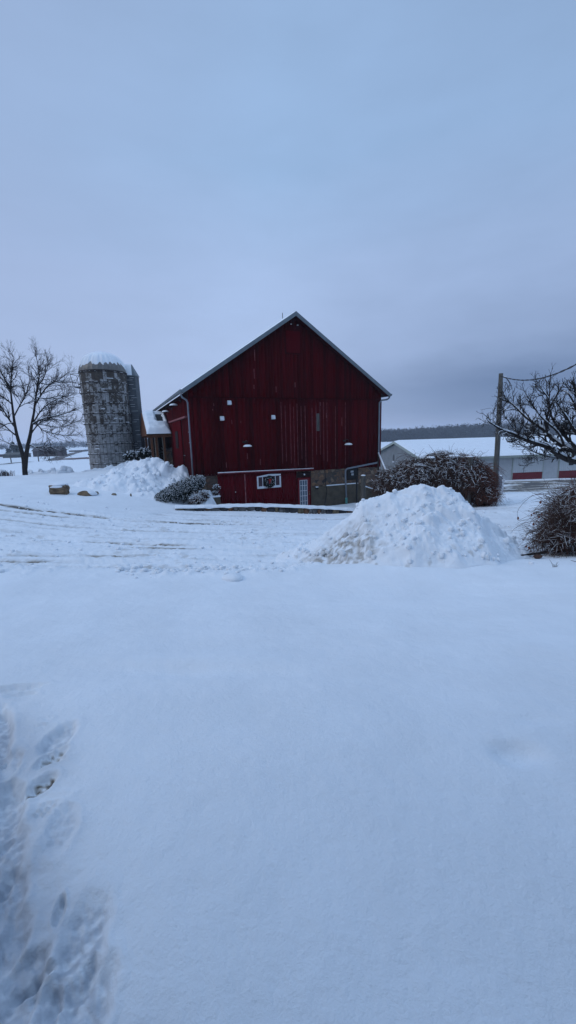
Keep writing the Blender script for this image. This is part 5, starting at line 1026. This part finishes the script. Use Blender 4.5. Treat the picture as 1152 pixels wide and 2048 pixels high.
# right tree
Y1 = 13.; p = at(1262, 985, Y1); g_ = H(p[0], p[1]); rt_ = empty('bare_tree', (p[0], p[1], g_)); tag(rt_, 'bare low-branching tree with snow-lined limbs reaching in from the right edge', 'tree'); base = np.array(rt_.location)
def Z5(pts, dy=0., Y=Y1): return Lp([(930+x/5.19, 720+y/5.19) for x, y in pts], Y, dy)
trk = [limb([base-[0, 0, .4], at(1260, 1000, Y1), at(1250, 960, Y1), at(1235, 935, Y1)], .26, .19), ]
lm = [limb(Z5([(1590,1110),(1380,1080),(1200,1065),(1100,1050),(1000,1010),(930,950),(860,900),(750,872),(650,840),(560,800),(500,762),(400,738),(320,690),(260,650),(222,615)], -1.2), .125, .007, 26),
      limb(Z5([(1560,1120),(1400,1060),(1250,1000),(1150,960),(1040,905),(950,860),(880,790),(830,730),(760,685),(700,645),(620,590),(560,520),(480,450),(420,400),(395,330)], .9), .12, .007, 26),
      limb(Z5([(860,890),(825,800),(850,760),(800,790),(760,740),(640,700),(520,640),(400,600)], .5), .035, .006), limb(Z5([(850,740),(835,650),(860,560),(885,480),(860,380),(790,300),(730,200)], -.5), .045, .006, 18),
      limb(Z5([(880,500),(920,420),(980,320),(1030,230),(1040,180)], .4), .032, .006), limb(Z5([(1250,1000),(1120,880),(1030,780),(960,700),(900,600),(870,480),(880,300),(890,140)], 1.2), .075, .007, 22),
      limb(Z5([(1500,1080),(1350,950),(1220,820),(1120,720),(1060,600),(1000,520),(960,440),(930,430)], -.8), .08, .007, 20), limb(Z5([(1400,950),(1280,760),(1190,620),(1140,480),(1110,400),(1060,330),(1000,320)], .8), .07, .007, 20),
      limb(Z5([(1400,900),(1260,640),(1180,420),(1130,300),(1110,200)], -.6), .06, .006, 18), limb(Z5([(1450,900),(1350,600),(1300,350),(1290,180)], .5), .06, .006, 18), limb(Z5([(1000,1015),(900,1010),(820,990),(720,960),(620,900),(540,870),(490,830)], -.9), .028, .005, 16), limb(Z5([(980,1020),(860,1025),(760,1050),(700,1065),(660,1035)], -1.1), .018, .004, 12),
      limb(Z5([(940,870),(820,880),(700,900),(600,900),(520,855)], .3), .025, .005, 14), limb(Z5([(1030,900),(1000,800),(940,720),(860,660),(760,560),(700,460),(650,380),(610,320)], -.3), .045, .006, 18), limb(Z5([(700,650),(640,560),(570,480),(520,350)], .2), .026, .005, 12),
      limb(Z5([(720,870),(660,780),(640,700),(560,640),(500,600)], -.6), .024, .005, 12), limb(Z5([(1150,960),(1100,860),(1080,760),(1040,640),(1040,520),(1000,430)], .2), .04, .006, 14), limb(Z5([(560,800),(500,700),(440,620),(400,560),(390,480)], -.4), .02, .004, 12),limb(Z5([(360,720),(360,640),(380,560),(360,520)], -.6), .014, .004, 8),limb(Z5([(290,665),(300,600),(296,520)], -.9), .009, .003, 6)]
lm_r = [limb([at(1235, 935, Y1), at(1300, 900, Y1+1), at(1380, 830, Y1+1.5), at(1450, 740, Y1+2)], .13, .02), limb([at(1240, 945, Y1), at(1260, 880, Y1+.5), at(1290, 800, Y1), at(1310, 700, Y1-.5)], .12, .02), limb([at(1235, 935, Y1), at(1200, 930, Y1+.2), at(1180, 930, Y1)], .13, .1)]
rs = np.random.RandomState(12)
s2 = spawn(rs, lm, 210, (.35, 1.0), .7, 9, .045, .24, .4, .007, .12, .25, .3); s3 = spawn(rs, lm+s2+s2, 1500, (.15, .42), .75, 6, .06, .26, .4, .0042, .12, .25, .3); s4 = spawn(rs, s2+s3, 3200, (.05, .15), .8, 4, .12, .2, .5, .0036, .15, .35, .2)
sr = spawn(rs, lm_r, 60, (.6, 1.5), .6, 9, .05, .15, .4, .008, .12, .3); sr3 = spawn(rs, sr, 300, (.2, .5), .65, 6, .08, .2, .4, .006, .12, .3)
build_curves('trunk', trk, M['bark'], rt_, base, 12); build_curves('limbs', [(a_c, b_c*.88) for a_c, b_c in lm]+lm_r, M['bark'], rt_, base, 7); build_curves('crown', s2+s3+s4+sr+sr3, M['bark'], rt_, base, 4)
snow_on(lm+lm_r, base, rt_, .93, .004, 1.15); snow_on(s2+s3, base, rt_, .8, .0045, .9, keep=.45)

# ------------------------------------------------------------------ hedge by the silo and grass stubble
leafy('clipped_hedge', 'dark snow-topped hedge between the silo and the porch', [e_(264,916,33.5,.5,.5,.36), e_(276,914,33.5,.6,.5,.38), e_(290,911,33.2,.6,.5,.40), e_(303,910,34.5,.6,.5,.40), e_(322,911,35,.6,.5,.36)], 4600, 'hedge', .28, 11, .2, width=.025)
b = MB(); rs = np.random.RandomState(2); p = at(14, 950, 30.5); g_ = H(p[0], p[1])
for k in range(70):
    x = rs.uniform(-.55, .5); y = rs.uniform(-.2, .2); b.tube([(x, y, -.05), (x+rs.randn()*.03, y, .22), (x+rs.randn()*.06, y, rs.uniform(.28, .45))], [.012, .011, .006], 4)
tag(b.build('grass_stubble', M['twig'], loc=(p[0], p[1], g_)), kind='stuff')

# ------------------------------------------------------------------ far country
M['forest'] = simple('bare_forest', (.042, .046, .046), 1, .45, .08, bump=0); M['forest_tip'] = simple('forest_tips', (.085, .095, .065), 1, .3, .1, bump=0); M['fir'] = simple('far_evergreen', (.02, .034, .026), 1, .4, .4, bump=0)
def wood(name, pxs, Ya, Yb, ntree, hfun, seed, mats, mound=True, leaf=.9, per=70):
    """a belt of bare trees: each one trunk and loose clumps of twig-sized faces"""
    rs = np.random.RandomState(seed); bV = Batch(); bt = Batch()
    for k in range(ntree):
        px = rs.uniform(*pxs); Y = rs.uniform(Ya, Yb); p = at(px, 870, Y); z0 = HB(p[0], p[1])+.0 if np.hypot(p[0], p[1]) < 900 else -6.5; z0 = float(z0); hh = hfun(px, rs)*Y/((Ya+Yb)/2); wd = hh*rs.uniform(.22, .36)
        bt.add(*tubes(np.array([[[p[0], Y, z0-1], [p[0], Y, z0+hh*.5], [p[0]+rs.randn()*.3, Y, z0+hh*.95]]]), np.array([[.3, .22, .06]]), 3))
        m_ = per; d = rs.randn(m_, 3); d /= np.linalg.norm(d, axis=1)[:, None]; rr = rs.rand(m_)**.4; c = np.array([p[0], Y, z0+hh*.50])+d*np.array([wd*1.3, wd*1.3, hh*.48])*rr[:, None]*(1+.2*np.sin(d[:, :1]*6+k)); c[:, 2] = np.where(rs.rand(m_) < .3, z0+hh*.45*rs.rand(m_), c[:, 2])
        a = rs.randn(m_, 3)*leaf*.5; b_ = rs.randn(m_, 3)*leaf*.3+[0, 0, leaf*.3]; V = np.stack([c, c+a, c+b_], 1).reshape(-1, 3); bV.add(V, np.arange(m_*3).reshape(-1, 3))
    V = np.concatenate(bV.V+bt.V); nv = sum(len(v) for v in bV.V); o = mesh_np(name, V, [np.concatenate(bV.F), np.concatenate(bt.F)+nv], mats[0]); tag(o, kind='stuff'); return o
wood('distant_wood', (700, 1240), 345, 430, 950, lambda px, rs: np.interp(px, [740, 800, 860, 960, 1240], [10.5, 11.5, 12.3, 14.5, 15.5])*rs.uniform(.86, 1.06), 3, [M['forest']], per=130, leaf=1.7)
wood('distant_wood', (230, 330), 480, 560, 70, lambda px, rs: 9*rs.uniform(.8, 1.1), 4, [M['forest']], per=90, leaf=1.5)
wood('distant_wood', (-60, 250), 560, 700, 260, lambda px, rs: np.interp(px, [0, 60, 150, 200], [9, 8, 11, 8])*rs.uniform(.6, 1.15), 5, [M['forest']], per=60, leaf=1.8)
# forested slope below the trees
def far_building(px0, px1, pyt, pyb, Y, wallm, label, roofm='snow', gable=False, name='farm_building', dep=10):
    a_ = at(px0, pyb, Y); c_ = at(px1, pyt, Y); w_ = c_[0]-a_[0]; z0 = float(HB((a_[0]+c_[0])/2, Y)); hh = c_[2]-z0; r = empty(name, ((a_[0]+c_[0])/2, Y, z0)); tag(r, label, 'farm building')
    ev = hh*.62; b = MB(); b.box(-w_/2, 0, -1, w_/2, dep, ev); b.build('wall', wallm, r)
    b = MB(); b.prism([(-w_/2-.4, -.6, ev), (-w_/2-.4, dep/2, hh), (-w_/2-.4, dep+.6, ev)], (w_+.8, 0, 0)); b.build('roof', M['snow'] if roofm == 'snow' else roofm, r)
    b = MB()
    nwin = max(1, int(w_/7))
    for k in range(nwin): x = -w_/2+w_*(k+.5)/nwin; b = MB(); b.box(x-.7, -.08, ev*.35, x+.7, -.01, ev*.75); b.build('window', M['black'], r)
brick = simple('dark_farm_wall', (.05, .03, .03), .9, .3, 1)
far_building(66, 122, 894, 909, 215, brick, 'long dark low farm building beyond the bare tree', simple('dark_far_roof', (.06, .055, .06), .9, .3, 1), dep=5); far_building(98, 112, 897, 904, 300, M['white'], 'small pale farmhouse behind the long dark farm building'); far_building(138, 164, 898, 906, 310, simple('tan_far_wall', (.16, .14, .13), .9), 'snow-roofed farmhouse near the silo on the horizon')
far_building(-8, 3, 905, 914, 230, brick, 'dark house cut by the left edge of the view'); far_building(6, 36, 905, 917, 205, simple('olive_far_wall', (.055, .055, .045), .9), 'dark low barn under the far evergreens at the left', simple('olive_far_roof', (.09, .09, .08), .9))
for px, pt_, Y, s_, lab in ((16, 898, 212, 3.2, 'small far evergreen left of the paired evergreens'), (24, 885, 214, 5., 'tallest far evergreen left of the bare tree trunk'), (33, 890, 213, 4.4, 'round far evergreen nearest the bare tree trunk')):
    p = at(px, pt_, Y); z0 = float(HB(p[0], Y)); hh = p[2]-z0; r = empty('evergreen_tree', (p[0], Y, z0)); tag(r, lab, 'evergreen tree'); rs = np.random.RandomState(int(px)); b = MB(); b.tube([(0, 0, -.5), (0, 0, hh*.8)], [.25, .08], 6); b.build('trunk', M['bark'], r)
    m_ = 900; t = rs.rand(m_)**.8; rr = s_*.55*(1-t*.75)*rs.rand(m_)**.5; a = rs.rand(m_)*2*PI; c = np.stack([rr*np.cos(a), rr*np.sin(a), hh*(.08+.92*t)], -1); e1 = rs.randn(m_, 3)*.35; e2 = rs.randn(m_, 3)*.35-[0, 0, .2]
    mesh_np('crown', np.stack([c, c+e1, c+e2], 1).reshape(-1, 3), np.arange(m_*3).reshape(-1, 3), M['fir'], r)
labs = ['far utility pole in the field left of the bare tree trunk', 'far utility pole in front of the left end of the long dark farm building', 'far utility pole in front of the middle of the long dark farm building', 'far utility pole near the right end of the long dark farm building']
for (px, yt, yb, Y), lab in zip(((20,908,924,150),(75,905,922,155),(97,906,920,165),(112,904,917,185)), labs):
    p = at(px, yt, Y); z0 = float(HB(p[0], Y)); r = empty('far_utility_pole', (p[0], Y, z0)); tag(r, lab, 'utility pole', 'utility poles along the far field'); b = MB(); b.tube([(0, 0, -1), (0, 0, p[2]-z0)], [.22, .16], 6); b.build('pole_shaft', M['oldwood'], r); b = MB(); b.box(-.9, -.06, p[2]-z0-.6, .9, .06, p[2]-z0-.45); b.build('crossarm', M['oldwood'], r)
# ploughed strip and farm road on the far field
def strip(name, pts, w_, mat, n=60, lift=.08):
    P = np.array([[*at(px, 900, Y)[:2]] for px, Y in pts]); t = np.linspace(0, len(P)-1, n); c = np.stack([np.interp(t, range(len(P)), P[:, k]) for k in range(2)], -1); d = np.gradient(c, axis=0); d /= np.linalg.norm(d, axis=1)[:, None]; nn_ = np.stack([-d[:, 1], d[:, 0]], -1)
    V = []; m_ = 5; rs = np.random.RandomState(3)
    for k in range(n):
        for f in np.linspace(-1, 1, m_): q = c[k]+nn_[k]*w_/2*f*(1+.15*rs.randn()*(abs(f) == 1)); V.append((q[0], q[1], 0))
    V = np.array(V); r_ = np.hypot(V[:, 0], V[:, 1]); V[:, 2] = HB(V[:, 0], V[:, 1])+.25*fbm(V[:, 0]/14, V[:, 1]/14, 3, 8)+lift
    i = np.arange(n-1)[:, None]; j = np.arange(m_-1)[None, :]; o = mesh_np(name, V, np.stack([i*m_+j, i*m_+j+1, (i+1)*m_+j+1, (i+1)*m_+j], -1).reshape(-1, 4), mat); tag(o, kind='structure')
strip('ploughed_soil', [(118,172),(150,172),(190,176),(260,182)], 17, simple('red_soil', (.12, .075, .07), 1, .35, .5)); strip('farm_road', [(100,160),(116,185),(131,220),(146,270),(165,330)], 5, simple('farm_road_gravel', (.13, .12, .12), 1, .3, .5)); strip('hedgerow_ground', [(-10,140),(10,142),(30,147),(60,152)], 3, simple('dead_grass', (.12, .115, .10), 1, .3, .5))
# ------------------------------------------------------------------ haze
n_ = N('haze_air'); n_.t.nodes.clear(); ho = n_.t.nodes.new('ShaderNodeOutputMaterial'); pv = n_.t.nodes.new('ShaderNodeVolumePrincipled'); n_.t.links.new(pv.outputs[0], ho.inputs['Volume'])
pv.inputs['Color'].default_value = (.80, .88, 1, 1); pv.inputs['Density'].default_value = .00045; pv.inputs['Anisotropy'].default_value = .0
b = MB(); b.box(-1000, -1000, -14, 1000, 1000, 16); hz_ = b.build('haze', n_.m); tag(hz_, kind='stuff')
# ------------------------------------------------------------------ unseen house, added behind the camera to shade the near snow
shade_house = empty('farmhouse', (.5, -1.7, 0)); tag(shade_house, 'unseen two storey clapboard house added behind the camera to shade the near snow', 'house')
b = MB(); nb = 34
for k in range(nb): z0 = -.6+6.6*k/nb; z1 = -.6+6.6*(k+1)/nb; b.add([(-8, .0, z0), (8, .0, z0), (8, -.025, z1), (-8, -.025, z1), (-8, -8, z0), (8, -8, z0), (8, -8, z1), (-8, -8, z1)], [(1, 0, 3, 2), (0, 4, 7, 3), (5, 1, 2, 6), (4, 5, 6, 7)])
b.build('wall', simple('grey_clapboard', (.09, .10, .11), .8, .15, 2), shade_house)
b = MB(); b.prism([(-8.4, .5, 5.95), (-8.4, -8.5, 5.95), (-8.4, -4, 8.8)], (16.8, 0, 0)); rr0 = b.build('roof', M['shingle'], shade_house)
b = MB(); b.prism([(-8.4, .52, 6.0), (-8.4, .40, 6.1), (-8.4, -4, 9.0), (-8.4, -4, 8.82)], (16.8, 0, 0)); b.build('roof_snow', M['snow'], rr0)
for x in (-6, -3, 3, 6):
    for z in (1.0, 3.9):
        b = MB(); b.box(x-.5, .01, z, x+.5, .05, z+1.4); wd_ = b.build('window', M['white'], shade_house); b = MB(); b.box(x-.42, .051, z+.08, x+.42, .056, z+.68); b.box(x-.42, .051, z+.74, x+.42, .056, z+1.32); b.build('pane', M['glass'], wd_, split=True)
b = MB(); b.box(-.5, .01, .1, .5, .06, 2.15); dh_ = b.build('door', M['white'], shade_house); b = MB(); b.tube([(.4, .06, 1.05), (.4, .12, 1.05)], .03, 8); b.build('handle', M['black'], dh_)
# ------------------------------------------------------------------ light and sky
sun = bpy.data.lights.new('sun', 'SUN'); sun.energy = .6; sun.angle = math.radians(25); sun.color = (1, .96, .92)
so = bpy.data.objects.new('sun', sun); COL.objects.link(so); SE = math.radians(34); SA = math.radians(250)
sd = Vector((math.sin(SA)*math.cos(SE), math.cos(SA)*math.cos(SE), math.sin(SE))); so.rotation_euler = sd.to_track_quat('Z', 'Y').to_euler()
W = bpy.data.worlds.new('World'); S.world = W; W.use_nodes = True; wt = W.node_tree; wt.nodes.clear()
class WN(N):
    def __init__(s): s.t = wt
w = WN(); out = w.n('OutputWorld'); bg = w.n('Background'); w.l(bg.outputs[0], out.inputs[0])
sky = w.n('TexSky', sky_type='NISHITA'); sky.sun_disc = False; sky.sun_elevation = SE; sky.sun_rotation = SA
def lin(r, g, b): return tuple(((c/255+.055)/1.055)**2.4 if c > 10 else c/255/12.92 for c in (r, g, b))
tc = w.n('TexCoord'); sp = w.n('SeparateXYZ'); w.l(tc.outputs['Generated'], sp.inputs[0]); X, Y, Z = sp.outputs
mp = w.n('Mapping'); mp.inputs['Scale'].default_value = (1, 1, 3.2); w.l(tc.outputs['Generated'], mp.inputs[0])
cn = w.noise(mp.outputs[0], 1.6, 5, .5); cn2 = w.noise(mp.outputs[0], 4.5, 4, .55)
zz = w.math('ADD', Z, w.math('MULTIPLY', w.math('SUBTRACT', cn, .5), .16))
SK = dict(h=lin(174,192,228), a=lin(174,195,233), b=lin(168,192,231), c=lin(155,186,226), d=lin(150,179,218), t=tuple(2.15*v for v in lin(150,180,218)))
grad = w.ramp(zz, [(0, SK['h']), (.14, SK['a']), (.34, SK['b']), (.50, SK['c']), (.76, SK['d']), (.92, SK['t']), (1, SK['t'])])
azf = w.math('MULTIPLY_ADD', X, 1.9, w.math('MULTIPLY', w.math('SUBTRACT', cn, .5), .45))   # towards the right the cloud thickens
azr = w.ramp(azf, [(-.0, (0, 0, 0)), (.35, (.55, .55, .55)), (.95, (1, 1, 1))])
low = w.ramp(w.math('ADD', Z, w.math('MULTIPLY', w.math('SUBTRACT', cn2, .5), .05)), [(.0, (.55, .55, .55)), (.05, (.95, .95, .95)), (.10, (1, 1, 1)), (.19, (.50, .50, .50)), (.34, (.22, .22, .22)), (.7, (.14, .14, .14))])
dk = w.math('MULTIPLY', azr, low)
col = w.mix(dk, grad, lin(106,129,168))
mott = w.ramp(cn2, [(.3, (.965, .965, .965)), (.7, (1.035, 1.035, 1.035))])
col = w.mix(1., col, mott, 'MULTIPLY')
lf = w.ramp(w.math('MULTIPLY_ADD', X, -1.6, w.math('MULTIPLY', Z, .4)), [(.25, (0, 0, 0)), (1, (1, 1, 1))])
col = w.mix(w.math('MULTIPLY', lf, .5), col, lin(160,178,214))
skys = w.mix(1., sky.outputs[0], (.1, .1, .1), 'MULTIPLY')
col = w.mix(.03, col, skys)
w.l(col, bg.inputs[0]); bg.inputs[1].default_value = 1.0
S.view_settings.view_transform = 'Standard'; S.view_settings.look = 'None'; S.view_settings.exposure = 0; S.view_settings.gamma = 1
S.cycles.max_bounces = 6; S.cycles.volume_bounces = 1
S.render.film_transparent = False
